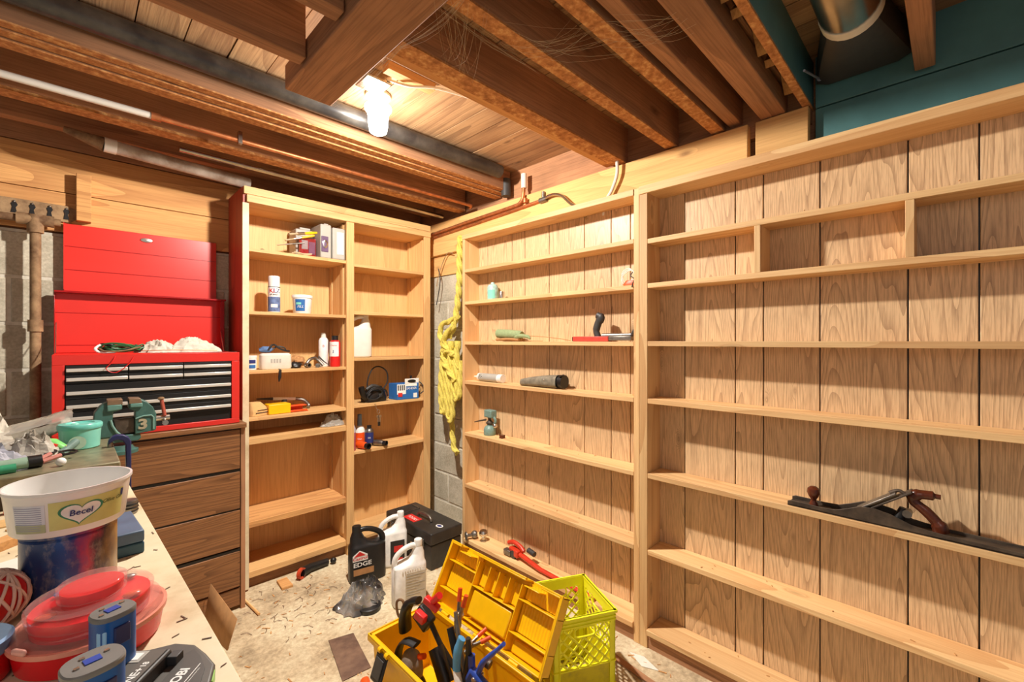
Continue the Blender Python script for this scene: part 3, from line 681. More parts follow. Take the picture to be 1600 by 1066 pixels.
band(t, 'label', M_white2, cx, cy, .0305, z+.06, z+.146, a0-.35, 1.1); text_on(MB(), 'Cleaner', .013, wrap(cx, cy, z+.125, .031, a0-.25)).build('lettering', M_inkred, t)
text_on(MB(), 'J', .02, wrap(cx, cy, z+.09, .031, a0-.3), bold=.0008).build('mark', M_dblue, t)
# fourth shelf (z .806)
z = .807
t = thing('paper_bag', 'folded brown paper bag at the left end of the fourth shelf', 'bag', (.675, 2.60, z))
mb = MB(); mb.T = Tm((.698, 2.61, z), .35); loft(mb, [(0, 0, 0, .05, .035, 5), (.02, .004, 0, .052, .036, 5), (.045, -.004, 0, .044, .03, 4), (.07, -.015, 0, .03, .022, 3)], 24); mb.build('bag_body', M_kraft, t)
mb = MB(); mb.T = Tm((.698, 2.61, z), .35); mb.box(-.03, .048, -.0375, -.036, .014, .018).box(-.02, .05, -.0375, -.036, .028, .031); mb.build('crease', M_dgrey, t)
t = thing('plastic_box', 'open yellow plastic box on the fourth shelf beside the paper bag', 'box', (.82, 2.60, z))
bx(.745, .855, 2.57, 2.65, z, z+.052).build('box_body', M_yel, t, bevel=.003)
MB().box(.855, .945, 2.648, 2.652, z, z+.03).box(.855, .945, 2.575, 2.579, z, z+.012).box(.855, .95, 2.575, 2.652, z, z+.003).box(.855, .95, 2.60, 2.652, z+.028, z+.032).build('tray', M_orange, t, bevel=.001)
t = thing('hand_tool', 'white handled metal hand tool lying behind the yellow box', 'tool', (.88, 2.69, z))
MB().tube([(.80, 2.69, z+.07), (.92, 2.69, z+.06)], .009, 10).build('handle', M_white2, t); MB().tube(spl([(.92, 2.69, z+.06), (.96, 2.68, z+.05), (.985, 2.67, z+.02), (.98, 2.66, z+.008)], 4), [.010]*13, 8).build('head', M_steel, t)
MB().tube([(.72, 2.70, z+.075), (.80, 2.69, z+.07)], [.003, .008], 8).build('tip', M_dgrey, t); MB().cyl((.86, 2.69, z), (.86, 2.69, z+.06), .015, n=12).build('stand', M_dgrey, t)
MB().tube([(.735, 2.735, z+.012), (.85, 2.74, z+.012)], .012, 10).build('roller', M_steel, t)
z = .701
tag(sheet((1.10, 2.60, z), .07, .042, .06, 21).build('crumpled_bag', glass('clear_film', (214, 208, 196), .25, .75, .4)), 'crumpled clear plastic bag at the right of the fifth shelf', 'bag')
# ---------------------------------------------------------------- bookcase right bay
z = 1.099
def jug(name, label, x, y, z, rz, s=1, mat=M_whitep, lab=None, wide=1):
    t = thing(name, label, 'jug', (x, y, z)); T = Tm((x, y, z), rz) @ Matrix.Diagonal((s*wide, s, s, 1))
    mb = MB(); mb.T = T
    loft(mb, [(0, 0, 0, .072, .042, 4), (.006, 0, 0, .079, .048, 4), (.012, 0, 0, .08, .049, 4), (.185, 0, 0, .08, .049, 4), (.192, .002, 0, .077, .047, 3.5), (.199, .018, 0, .058, .042, 3), (.210, .034, 0, .040, .036, 2.6), (.236, .045, 0, .027, .028, 2.3)], 32)
    mb.build('jug_body', mat, t)
    mb = MB(); mb.T = T; loft(mb, [(.195, .04, 0, .036, .034, 2.5), (.235, .044, 0, .030, .028, 2.2), (.262, .046, 0, .020, .020, 2), (.272, .046, 0, .017, .017, 2)], 24); mb.build('neck', mat, t)
    mb = MB(); mb.T = T; mb.tube(spl([(.045, 0, .262), (.018, 0, .272), (-.022, 0, .262), (-.058, 0, .236), (-.070, 0, .205), (-.067, 0, .172)], 5), .0135, 14); mb.build('handle', mat, t)
    mb = MB(); mb.T = T; mb.lathe([(.0195, .268), (.0195, .293), (.018, .297), (.001, .297)], (.046, 0, 0), 20); mb.build('cap', M_white2 if mat is not M_black else M_black, t)
    return t, T
t, T = jug('plastic_jug', 'white plastic jug on the right bay shelf with dark side label', 1.275, 2.63, z, -.15, .93)
mb = MB(); mb.T = T; mb.box(-.078, -.05, -.0500, -.0485, .05, .12); mb.build('label', M_ink, t)
mb = MB(); mb.T = T; mb.box(-.074, -.055, -.0506, -.0500, .085, .105); mb.build('label_patch', M_inkred, t)
z = .816
t = thing('power_sander', 'black electric sander with coiled black cord in the right bay', 'power tool', (1.35, 2.62, z))
loft(MB(), [(z, 1.37, 2.62, .075, .045, 4), (z+.02, 1.37, 2.62, .078, .048, 4), (z+.06, 1.375, 2.62, .065, .042, 3), (z+.095, 1.38, 2.62, .04, .03, 2.5)], 28).build('motor_body', M_black, t)
MB().tube(spl([(1.262, 2.57, z+.10), (1.275, 2.575, z+.06), (1.30, 2.59, z+.03), (1.34, 2.60, z+.02)], 5), [.018]*16, 12).build('grip', M_blackm, t)
MB().tube(spl([(1.31, 2.60, z+.08), (1.35, 2.60, z+.10), (1.40, 2.61, z+.085), (1.44, 2.61, z+.05)], 5), .012, 10).build('top_handle', M_dgrey, t)
mb = MB(); mb.T = Tm((1.39, 2.572, z+.04), 0, PI/2); mb.lathe([(.012, 0), (.012, .008), (.006, .009), (.006, 0)], n=16); mb.build('knob', M_dgrey, t)
MB().tube(spl([(1.32, 2.60, z+.04), (1.318, 2.60, z+.13), (1.35, 2.60, z+.205), (1.40, 2.60, z+.22), (1.45, 2.60, z+.185), (1.455, 2.60, z+.12), (1.42, 2.60, z+.07)], 6), .0045, 8).build('cord', M_cord, t)
MB().tube(spl([(1.30, 2.58, z+.05), (1.34, 2.565, z+.09), (1.40, 2.565, z+.06), (1.36, 2.56, z+.02), (1.30, 2.56, z+.03), (1.33, 2.56, z+.08), (1.42, 2.57, z+.075), (1.44, 2.57, z+.03)], 6), .0045, 8).build('cord', M_cord, t)
t = thing('tool_carton', 'blue and white printed carton with a die-cut handle beside the sander', 'carton', (1.57, 2.57, z))
mb = MB(); mb.T = Tm((1.585, 2.585, z), -.08)
mb.prism([(-.08, -.035), (.075, -.035), (.075, .04), (-.095, .06)], 0, .105); mb.build('box_body', M_lblue, t, bevel=.002)
mb = MB(); mb.T = Tm((1.585, 2.585, z), -.08); mb.box(-.082, -.02, -.0365, -.035, .035, .10); mb.box(-.02, .06, -.0365, -.035, .085, .103); mb.build('printed_panel', M_white2, t)
mb = MB(); mb.T = Tm((1.585, 2.585, z), -.08)
for i in range(4): mb.prism([(-.078+i*.014, -.0372), (-.070+i*.014, -.0372), (-.070+i*.014, -.0364), (-.078+i*.014, -.0364)], .06, .095)
mb.build('print_stripe', M_ink, t); mb = MB(); mb.T = Tm((1.585, 2.585, z), -.08); mb.box(-.075, -.045, -.0375, -.036, .02, .045); mb.build('print_patch', M_inkred, t)
mb = MB(); mb.T = Tm((1.585, 2.585, z), -.08); mb.box(.035, .062, -.0365, -.035, .008, .038); mb.build('barcode_patch', M_white2, t)
mb = MB(); mb.T = Tm((1.585, 2.585, z), -.08) @ Matrix.Translation((.022, -.0366, .118)) @ Matrix.Rotation(PI/2, 4, 'X'); mb.lathe([(.03, 0), (.03, .002), (.001, .002)], n=18, sy=.35); mb.build('handle_hole', M_black, t)
bx(1.555, 1.66, 2.548, 2.552, z+.10, z+.135).build('header_flap', M_white2, t, bevel=.001)
mb = MB(); mb.T = Tm((1.585, 2.585, z), -.08); text_on(mb, 'SANDER', .02, lambda u, v: (.02+u, -.0368, .07+v)); mb.build('lettering', M_white2, t)
MB().tube(spl([(1.655, 2.60, z+.11), (1.69, 2.59, z+.105), (1.70, 2.56, z+.08), (1.695, 2.54, z+.05), (1.67, 2.545, z+.03)], 5), .0035, 8).build('cord', M_cord, t)
bx(1.63, 1.64, 2.60, 2.61, z+.1, z+.15).build('plug_prong', M_cord, t)
t = thing('key_ring', 'keys hanging from a nail on the right bay shelf edge', 'keys', (1.345, 2.535, z-.02))
MB().tube(spl([(1.335, 2.545, z-.01), (1.335, 2.53, z-.006), (1.34, 2.53, z-.03), (1.35, 2.53, z-.045)], 4), .0015, 6).build('hook', M_alu, t)
MB().tube([(1.355+.009*math.cos(a), 2.531, z-.055+.012*math.sin(a)) for a in [2*PI*k/16 for k in range(16)]], .0014, 6, closed=True).build('ring', M_alu, t)
for i, (dx, m) in enumerate(((-.008, M_alu), (.0, M_steel), (.008, M_alu))):
    mb = MB(); mb.T = Tm((1.358+dx, 2.53-.001*i, z-.085), 0, PI/2); mb.lathe([(.009, -.001), (.009, .001), (.001, .001)], n=14); mb.box(-.003, .003, -.035, -.005, -.001, .001); mb.build('key', m, t)
bx(1.352, 1.368, 2.528, 2.534, z-.145, z-.118).build('fob', M_black, t, bevel=.002)
z = .536
def bottle(label, x, y, z, prof, mat, capprof, capmat, lab=None, cat='bottle', name='bottle'):
    t = thing(name, label, cat, (x, y, z)); a0 = face_cam(x, y)
    MB().lathe(prof, (x, y, z), 24).build('bottle_body', mat, t); MB().lathe(capprof, (x, y, z), 18).build('cap', capmat, t)
    if lab: r, l0, l1, m, tx = lab; band(t, 'label', m, x, y, r, z+l0, z+l1, a0, 1.2); text_on(MB(), tx, .014, wrap(x, y, z+(l0+l1)/2, r+.0005, a0)).build('lettering', M_white2, t)
    return t
M_pink = plain('pink_liquid_plastic', (186, 92, 112), .25)
bottle('tall pink bottle with clear shoulder against the bookcase divider', 1.208, 2.575, z, [(.017, 0), (.019, .004), (.019, .11)], M_pink, [(.019, .11), (.019, .135), (.010, .155), (.009, .19), (.010, .205), (.001, .206)], plain('frosted_clear', (196, 190, 196), .25))
bottle('white shouldered bottle with red label and long blue nozzle', 1.295, 2.66, z, [(.030, 0), (.032, .004), (.032, .10), (.024, .122), (.014, .13)], M_white2, [(.015, .13), (.013, .20), (.001, .203)], plain('pale_blue_cap', (122, 150, 180), .4), (.0325, .012, .088, M_orange, 'Glue'))
bottle('dark blue labelled bottle with dark cap behind the lying spray cans', 1.345, 2.63, z, [(.025, 0), (.027, .004), (.027, .09), (.021, .105), (.013, .11)], M_steel, [(.014, .108), (.014, .128), (.001, .129)], M_black, (.0275, .02, .085, M_dblue, 'Oil'))
def lying_can(label, x, y, z, r, L, rz, mat, capmat):
    t = thing('spray_can', label, 'spray can', (x, y, z)); T = Tm((x, y, z+r), rz) @ Matrix.Rotation(PI/2, 4, 'X')
    mb = MB(); mb.T = T; mb.lathe([(.001, -L/2), (r*.95, -L/2), (r, -L/2+.004), (r, L/2-.02), (r*.8, L/2-.005)], n=24); mb.build('can_body', mat, t)
    mb = MB(); mb.T = T; mb.lathe([(r*.8, L/2-.012), (r*.85, L/2+.018), (r*.7, L/2+.018), (r*.65, L/2-.0), (.001, L/2)], n=24); mb.build('cap', capmat, t)
lying_can('orange spray can lying on its side with open black cap', 1.272, 2.575, z, .022, .08, .25, M_orange, M_black)
lying_can('grey spray can lying right of the orange one with round dark cap', 1.385, 2.575, z, .019, .07, .5, M_steel, M_black)

# ---------------------------------------------------------------- pine rack, left bay
xm = 1.745
cx, cy, z = 1.755, 1.915, 1.4385; a0 = face_cam(cx, cy)
t = thing('spray_can', 'squat pale aqua aerosol can on the rack third shelf', 'can', (cx, cy, z))
MB().lathe([(.031, 0), (.033, .004), (.033, .075), (.026, .09), (.012, .096), (.010, .105), (.001, .106)], (cx, cy, z), 28).build('can_body', plain('aqua_print', (170, 206, 196), .35, vary=.15, scale=40), t)
band(t, 'label', M_turq, cx, cy, .0335, z+.01, z+.06, a0-.3, .7); MB().lathe([(.034, .0), (.034, .004)], (cx, cy, z), 24).build('rim', M_alu, t)
cx, cy = 1.75, 1.835
t = thing('small_tin', 'little silver tin standing right of the aqua can', 'tin', (cx, cy, z)); MB().lathe([(.016, 0), (.0165, .002), (.0165, .042), (.015, .045), (.001, .045)], (cx, cy, z), 20).build('tin_body', M_alu, t)
MB().lathe([(.0172, .036), (.0172, .040)], (cx, cy, z), 20).build('rim', M_alu, t)
tag(MB().lathe([(.012, 0), (.011, .006), (.001, .009)], (1.75, 1.775, z), 16).build('metal_disc', M_iron), 'small dark bottle cap on the shelf right of the little tin', 'cap')
t = thing('wire_reel', 'orange red reel wound with loose white wire by the centre post', 'reel', (1.745, 1.0, z))
loft(MB(), [(z, 1.745, 1.0, .02, .036, 3), (z+.012, 1.745, 1.0, .022, .04, 3), (z+.028, 1.745, .995, .016, .03, 3)], 20).build('reel_body', M_orange, t)
for i in range(3):
    random.seed(40+i); MB().tube(spl([(1.735, 1.045-.01*i, z+.01), (1.73, 1.04, z+.045+.008*i), (1.735, 1.005, z+.07+.005*i), (1.74, .975, z+.06-.01*i), (1.735, .965, z+.03), (1.74, 1.0, z+.03)], 6), .0022, 6).build('wire', M_white2, t)
MB().tube(spl([(1.74, .975, z+.08), (1.735, 1.0, z+.05), (1.72, .975, z+.03), (1.69, .965, z+.005), (1.68, .962, z-.01)], 6), .0025, 6).build('wire_tail', M_dgrey, t)
z = 1.1975
t = thing('tool_roll', 'pale green canvas tool roll tied with a cord on the rack shelf', 'tool roll', (1.74, 1.74, z))
M_sage = plain('sage_canvas', (150, 166, 120), .9, bump=.4, scale=80)
MB().tube(spl([(1.74, 1.855, z+.045), (1.74, 1.84, z+.045), (1.74, 1.75, z+.040), (1.74, 1.68, z+.036), (1.74, 1.665, z+.034)], 4), [.022]*3+[.026]*6+[.024]*4+[.020]*4, 18).build('roll', M_sage, t)
mb = MB()
for i in range(3): mb.tube(spl([(1.715+.02*i, 1.84, z+.010), (1.72+.015*i, 1.75, z+.013), (1.715+.02*i, 1.66, z+.009)], 4), .009, 8, squash=.8)
mb.build('lower_folds', M_card, t)
MB().tube(spl([(1.72, 1.70, z+.02), (1.72, 1.66, z+.03), (1.72, 1.60, z+.025), (1.72, 1.585, z+.012)], 4), [.004, .008, .012, .012, .012, .011, .010, .010, .010, .008, .007, .006, .004], 8).build('flap', M_sage, t)
MB().tube(spl([(1.735, 1.62, z+.03), (1.735, 1.50, z+.024), (1.735, 1.38, z+.012), (1.735, 1.33, z+.004)], 5), .0018, 6).build('cord', M_card, t)
MB().tube([(1.70, 1.60, z+.003), (1.70, 1.48, z+.0025)], .002, 6).build('cord', M_card, t)
t = thing('hand_plane', 'short hand plane with dark handle and red body on the rack shelf', 'hand plane', (1.73, 1.13, z))
bx(1.712, 1.748, 1.10, 1.30, z, z+.024).build('red_body', plain('faded_red_paint', (204, 72, 58), .45), t, bevel=.003)
bx(1.714, 1.746, 1.285, 1.304, z+.002, z+.022).build('toe', M_black, t)
bx(1.712, 1.748, .985, 1.10, z+.004, z+.024).build('steel_body', M_steel, t, bevel=.003)
MB().tube([(1.73, 1.14, z+.026), (1.73, .985, z+.030)], [.012, .008], 10).build('rod', M_steel, t)
MB().tube(spl([(1.73, 1.165, z+.02), (1.73, 1.175, z+.05), (1.73, 1.165, z+.085), (1.73, 1.15, z+.11), (1.73, 1.17, z+.122)], 5), [.016]*6+[.018]*6+[.020]*5+[.016]*4, 14, squash=.75).build('handle', M_dgrey, t)
MB().tube(spl([(1.73, 1.0, z+.01), (1.73, .985, z+.035), (1.73, .962, z+.058), (1.73, .955, z+.06)], 5), [.010]*6+[.013]*6+[.010]*4, 12, squash=.8).build('front_knob', M_dgrey, t)
z = .9605
t = thing('sealant_tube', 'white sealant cartridge with black print lying on the fifth shelf', 'cartridge', (1.74, 1.93, z))
T = Tm((1.738, 1.93, z+.0245), 0) @ Matrix.Rotation(-PI/2, 4, 'X')
mb = MB(); mb.T = T; mb.lathe([(.001, -.12), (.023, -.12), (.0235, -.118), (.0235, .085), (.020, .09)], n=28); mb.build('tube_body', M_white2, t)
mb = MB(); mb.T = T; mb.lathe([(.020, .088), (.012, .098), (.007, .10), (.004, .13), (.002, .131)], n=20); mb.build('nozzle', M_paper, t)
mb = MB(); mb.T = T; mb.lathe([(.0243, -.118), (.0243, -.095)], n=28); mb.build('end_ring', M_white2, t)
mb = MB(); mb.T = T; mb.lathe([(.0238, -.085), (.0238, .07)], n=28); mb.build('label', M_grey, t)
aa = PI+.25
text_on(MB(), 'M-1', .03, lambda u, v: (1.738-.0241*math.cos(v/.024+.35), 1.975-u, z+.0245+.0241*math.sin(v/.024+.35)), bold=.0008).build('lettering', M_ink, t)
t = thing('tool_pouch', 'grey leather belt pouch with black open end on the fifth shelf', 'pouch', (1.735, 1.5, z))
n = 24; secs = [(1.66, .012, .010, .012), (1.65, .026, .018, .018), (1.58, .034, .024, .026), (1.48, .037, .030, .033), (1.395, .038, .033, .036)]
vs = []
for (y, hx, hz, cz) in secs:
    for k in range(n):
        a = 2*PI*k/n; q = (abs(math.cos(a))**3+abs(math.sin(a))**3)**(-1/3); vs.append((1.735+hx*math.cos(a)*q, y, z+max(.0005, cz+hz*math.sin(a)*q)))
MB().add(vs, [(i*n+k, i*n+(k+1) % n, (i+1)*n+(k+1) % n, (i+1)*n+k) for i in range(len(secs)-1) for k in range(n)]+[tuple(range(n))]).build('pouch_body', mottle('grey_suede', [(.35, (112, 104, 88)), (.7, (150, 140, 120))], .7, 40, .3), t)
MB().tube([(1.735, 1.40, z+.036), (1.735, 1.365, z+.036)], [.033, .034], 20).build('inner_lining', M_black, t)
MB().tube([(1.71, 1.375, z+.06), (1.705, 1.35, z+.072), (1.70, 1.335, z+.07)], [.006, .008, .004], 8, squash=.5).build('buckle_flap', M_black, t)
MB().ball((1.70, 1.47, z+.042), .005, 6).build('snap_button', M_alu, t)
z = .6485
cx, cy = 1.745, 1.93
t = thing('spray_gun', 'blue-grey cup spray gun standing on the sixth shelf', 'spray gun', (cx, cy, z))
M_bg = plain('hammered_blue_grey', (120, 148, 138), .4, vary=.1, bump=.2, scale=90)
MB().lathe([(.034, 0), (.036, .004), (.036, .034), (.030, .046), (.018, .056), (.014, .06)], (cx, cy, z), 28).build('cup', M_bg, t)
MB().lathe([(.014, .058), (.022, .066), (.022, .074), (.01, .085), (.01, .10)], (cx, cy, z), 18).build('collar', M_iron, t)
mb = MB(); mb.T = Tm((cx, cy, z+.125), -.1); mb.box(-.022, .022, -.04, .03, -.022, .022); mb.build('motor_housing', M_bg, t, bevel=.005)
MB().tube([(cx-.02, cy+.01, z+.09), (cx-.04, cy+.05, z+.08), (cx-.045, cy+.085, z+.07)], [.006, .004, .003], 8).build('nozzle', M_iron, t)
MB().ball((cx+.0, cy-.045, z+.058), .014, 8).build('side_knob', M_alu, t); MB().tube(spl([(cx, cy-.03, z+.11), (cx, cy-.05, z+.09), (cx, cy-.04, z+.065)], 4), .008, 8).build('trigger', M_bg, t)
o = bx(1.72, 1.745, 1.80, 1.822, z, z+.018).build('wood_scrap', M_dkwood); tag(o, 'tiny dark wood scrap right of the spray gun', 'scrap')
# pipe wrench and two chrome knobs on the bottom board
z = .0125
for i, (x, y, lab) in enumerate(((1.70, 2.045, 'brass door knob set lying at the rack bottom left end'), (1.735, 1.975, 'silver door knob standing beside the lying brass knob'))):
    t = thing('door_knob', lab, 'door knob', (x, y, z)); m = M_copper if i == 0 else M_alu
    if i == 0:
        mb = MB(); mb.T = Tm((x, y, z+.024), 1.2) @ Matrix.Rotation(PI/2, 4, 'X'); mb.lathe([(.023, -.035), (.024, -.03), (.010, -.026), (.009, 0), (.018, .006), (.024, .02), (.018, .034), (.001, .037)], n=22); mb.build('knob', M_steel, t)
    else: MB().lathe([(.022, 0), (.022, .004), (.010, .008), (.010, .022), (.022, .032), (.027, .048), (.020, .062), (.001, .066)], (x, y, z), 22).build('knob', m, t)
t = thing('pipe_wrench', 'red pipe wrench lying along the bottom board of the rack', 'wrench', (1.70, 1.55, z))
M_wr = plain('wrench_red_paint', (210, 60, 36), .35)
MB().tube([(1.725, 1.66, z+.03), (1.70, 1.50, z+.018), (1.69, 1.25, z+.014), (1.69, 1.16, z+.014)], [.016, .014, .012, .013], 12, squash=.7).build('handle', M_wr, t)
mb = MB(); mb.T = Tm((1.725, 1.69, z+.03), -.2); mb.box(-.02, .02, -.03, .05, -.018, .02); mb.build('head', M_wr, t, bevel=.006)
MB().tube(spl([(1.735, 1.76, z+.06), (1.735, 1.72, z+.075), (1.735, 1.67, z+.065), (1.73, 1.64, z+.05)], 4), [.012]*13, 10).build('hook_jaw', M_wr, t)
MB().cyl((1.705, 1.70, z+.022), (1.75, 1.70, z+.022), .021, n=18).build('adjusting_nut', M_dgrey, t); bx(1.70, 1.73, 1.72, 1.77, z+.005, z+.035).build('lower_jaw', M_steel, t, bevel=.004)
MB().tube([(1.745, 1.62, z+.06), (1.74, 1.57, z+.055)], .014, 10).build('spring_housing', M_dgrey, t)

# ---------------------------------------------------------------- jointer plane on the right bay
z = .6535
t = thing('jointer_plane', 'long antique iron jointer plane with dark wooden knob and tote', 'hand plane', (1.725, .13, z))
ys, yo = .392, -.175
xa, xb = 1.692, 1.758
bx(xa, xb, yo, ys, z, z+.006).build('sole', M_iron, t, bevel=.002)
def cheek(x):
    prof = [(ys, 0), (ys, .014), (ys-.01, .018), (.30, .016), (.262, .018), (.232, .03), (.20, .045), (.165, .047), (.13, .040), (.085, .022), (.04, .016), (-.02, .014), (-.12, .012), (-.15, .013), (yo, .006), (yo, 0)]
    mb = MB(); mb.T = Matrix.Translation((x, 0, z)) @ Matrix(((0, 0, 1, 0), (1, 0, 0, 0), (0, 1, 0, 0), (0, 0, 0, 1)))
    mb.prism(prof, 0, .004); return mb.build('cheek', M_iron, t, bevel=.0008)
cheek(xa); cheek(xb-.004)
MB().lathe([(.013, .006), (.012, .014), (.008, .022), (.008, .028), (.014, .038), (.019, .05), (.017, .062), (.009, .069), (.001, .070)], (1.725, .325, z), 24).build('front_knob', M_dkwood, t)
for q, (a, b, r, m) in enumerate((((1.725, .213, .028), (1.725, .120, .100), .0, M_steel), ((1.725, .203, .022), (1.725, .085, .112), .0, M_iron))):
    d = Vector((0, b[1]-a[1], b[2]-a[2])); L = d.length; mb = MB(); mb.T = Matrix.Translation((a[0], a[1], z+a[2])) @ Matrix.Rotation(math.atan2(d.z, d.y), 4, 'X'); mb.box(-.023, .023, 0, L, -.002, .003); mb.build('lever_cap' if q == 0 else 'blade', m, t, bevel=.001)
MB().tube(spl([(1.725, .135, z+.095), (1.725, .115, z+.106), (1.725, .098, z+.098)], 4), .005, 8).build('cam_lever', M_iron, t)
MB().tube([(1.725, .115, z+.02), (1.725, .105, z+.058)], [.014, .008], 10).build('frog', M_black, t); MB().cyl((1.71, .095, z+.045), (1.74, .095, z+.045), .011, n=16).build('adjusting_wheel', M_steel, t)
MB().tube(spl([(1.725, .025, z+.010), (1.725, .030, z+.03), (1.725, .055, z+.06), (1.725, .083, z+.085), (1.725, .075, z+.103), (1.725, .045, z+.108), (1.725, .025, z+.108)], 6), [.018]*7+[.014]*7+[.013]*6+[.016]*6+[.013]*6+[.007]*5, 14, squash=.8).build('tote', M_dkwood, t)

# ---------------------------------------------------------------- yellow rope
t = thing('rope_coil', 'thick yellow twisted rope hanging in a knotted coil by the block wall', 'rope', (1.78, 2.3, 1.83))
def even(pts, st):
    out = [pts[0]]; acc = 0
    for a, b in zip(pts[:-1], pts[1:]):
        L = (b-a).length; p = st-acc
        while p <= L and L > 0: out.append(a.lerp(b, p/L)); p += st
        acc = L-(p-st)
    return out
def rope(pts, r=.016, n=6): return MB().tube(even(spl(pts, 10), .0055), r*.92, 21, twist=78, lobes=3, lobe=.30)
xx = 1.80
rope([(xx-.03, 2.20, 1.84), (xx-.035, 2.215, 1.857), (xx-.035, 2.235, 1.85), (xx-.03, 2.245, 1.75), (xx-.025, 2.255, 1.60), (xx-.02, 2.28, 1.45), (xx-.02, 2.31, 1.32), (xx-.03, 2.36, 1.22)], .019, 10).build('hanging_line', M_rope, t)
rope([(xx-.02, 2.27, 1.36), (xx-.03, 2.35, 1.33), (xx-.03, 2.43, 1.31), (xx-.03, 2.46, 1.26), (xx-.04, 2.42, 1.19), (xx-.04, 2.35, 1.12), (xx-.04, 2.29, 1.06), (xx-.04, 2.25, 1.0)], .017, 8).build('loop', M_rope, t)
rope([(xx-.045, 2.28, 1.30), (xx-.06, 2.33, 1.26), (xx-.06, 2.38, 1.20), (xx-.05, 2.34, 1.14), (xx-.05, 2.27, 1.10), (xx-.05, 2.23, 1.02)], .017, 8).build('loop', M_rope, t)
rope([(xx-.05, 2.40, 1.10), (xx-.065, 2.36, 1.05), (xx-.07, 2.30, 1.0), (xx-.07, 2.24, .94)], .018, 8).build('binding_turn', M_rope, t)
rope([(xx-.045, 2.41, 1.12), (xx-.06, 2.34, 1.13), (xx-.06, 2.26, 1.11)], .018, 8).build('binding_turn', M_rope, t)
random.seed(5)
for i in range(6):
    y0 = 2.425-i*.036; b = .78-.02*i if i < 4 else .86; xo = .018*(i % 2)
    rope([(xx-.03-xo, y0-.01, 1.20), (xx-.035-xo, y0+.005, 1.05), (xx-.035-xo, y0+.02, .90), (xx-.035-xo, y0+.015, b+.02), (xx-.05-xo, y0-.01, b-.03), (xx-.06, y0-.035, b), (xx-.055, y0-.04, .93), (xx-.05, y0-.045, 1.08)], .0165, 7).build('strand', M_rope, t)
rope([(xx-.04, 2.31, .74), (xx-.03, 2.325, .66), (xx-.03, 2.32, .58), (xx-.035, 2.295, .50), (xx-.04, 2.255, .475)], .0165, 8).build('tail', M_rope, t)
tag(MB().tube(spl([(1.80, 2.52, 1.70), (1.80, 2.50, 1.62), (1.80, 2.52, 1.52), (1.79, 2.53, 1.45)], 6), .003, 6).build('thin_cable', M_cord), 'thin dark cable curling down the block wall beside the bookcase', 'cable')
tag(MB().tube(spl([(1.82, 2.38, 1.79), (1.82, 2.44, 1.80), (1.82, 2.49, 1.75), (1.81, 2.53, 1.66), (1.80, 2.54, 1.58)], 6), .003, 6).build('thin_cable', M_rust), 'bent brown wire arching over the block wall top', 'cable')
# ================================================================ FLOOR THINGS
# black metal toolbox
t = thing('metal_toolbox', 'scuffed black metal toolbox on the floor in the corner', 'toolbox', (1.50, 2.27, FL))
M_scuff = mottle('scuffed_black', [(.4, (40, 37, 34)), (.62, (58, 53, 48)), (.78, (112, 96, 74))], .42, 9, .05)
bx(1.405, 1.615, 2.035, 2.515, FL, .068).build('box_body', M_scuff, t, bevel=.006)
lid = bx(1.400, 1.620, 2.03, 2.52, .07, .135).build('lid', M_scuff, t, bevel=.008, seg=3)
for y in (2.11, 2.44):
    MB().box(1.393, 1.402, y-.014, y+.014, .045, .09).box(1.388, 1.396, y-.009, y+.009, .055, .082).build('latch', M_steel, t, bevel=.002)
MB().tube(spl([(1.50, 2.17, .137), (1.50, 2.18, .155), (1.50, 2.21, .165), (1.50, 2.26, .165), (1.50, 2.30, .155), (1.50, 2.31, .137)], 4), .008, 10).build('handle', M_steel, lid)
MB().box(1.425, 1.485, 2.24, 2.36, .1355, .1365).build('red_label', M_inkred, lid)
mb = MB(); text_on(mb, 'TOOLS', .03, lambda u, v: (1.455+v, 2.30-u, .1368)); mb.build('lettering', M_white2, lid)
MB().lathe([(.026, 0), (.026, .0012), (.001, .0012)], (1.50, 2.09, .1355), 24, sx=.7).build('oval_sticker', M_white2, lid)
MB().lathe([(.018, 0), (.018, .0018), (.001, .0018)], (1.50, 2.09, .1355), 24, sx=.6).build('sticker_print', M_dblue, lid)
for a, b, c_, d in ((1.45, 1.57, 2.40, 2.405), (1.45, 1.57, 2.485, 2.49), (1.45, 1.455, 2.40, 2.49), (1.565, 1.57, 2.40, 2.49)): MB().box(a, b, c_, d, .135, .139).build('embossed_rim', M_steel, lid)
bx(1.402, 1.406, 2.19, 2.24, -.01, .03).build('worn_mark', M_card, t)
# jugs
t, T = jug('plastic_jug', 'big white plastic jug with text label standing beside the yellow toolbox', 1.165, 1.875, FL, -.28, 1.0, M_white2)
mb = MB(); mb.T = T; mb.box(-.03, .068, -.0502, -.0492, .03, .165); mb.build('label', plain('cream_label', (208, 202, 186), .6), t)
mb = MB(); mb.T = T
for i in range(9): mb.box(-.025, .062-.02*(i % 3), -.0508, -.0500, .150-i*.013, .154-i*.013)
mb.build('fine_print', M_grey, t)
mb = MB(); mb.T = T
for i in range(7): mb.prism([(-.045+i*.017, -.0506), (-.037+i*.017, -.0506), (-.037+i*.017, -.0490), (-.045+i*.017, -.0490)], .010, .022)
for i in range(9): mb.prism([(-.045+i*.012, -.0506), (-.040+i*.012, -.0506), (-.040+i*.012, -.0490), (-.045+i*.012, -.0490)], .175, .182)
mb.build('embossed_ribs', M_white2, t)
t, T = jug('oil_jug', 'black motor oil jug with shield label standing behind the crumpled bag', 1.125, 2.225, FL, PI-.22, .98, M_black, wide=1.2)
W_ = lambda mb: setattr(mb, 'T', T) or mb
sh = [(-.0, .0), (.028, .018), (.026, .045), (0, .065), (-.026, .045), (-.028, .018)]
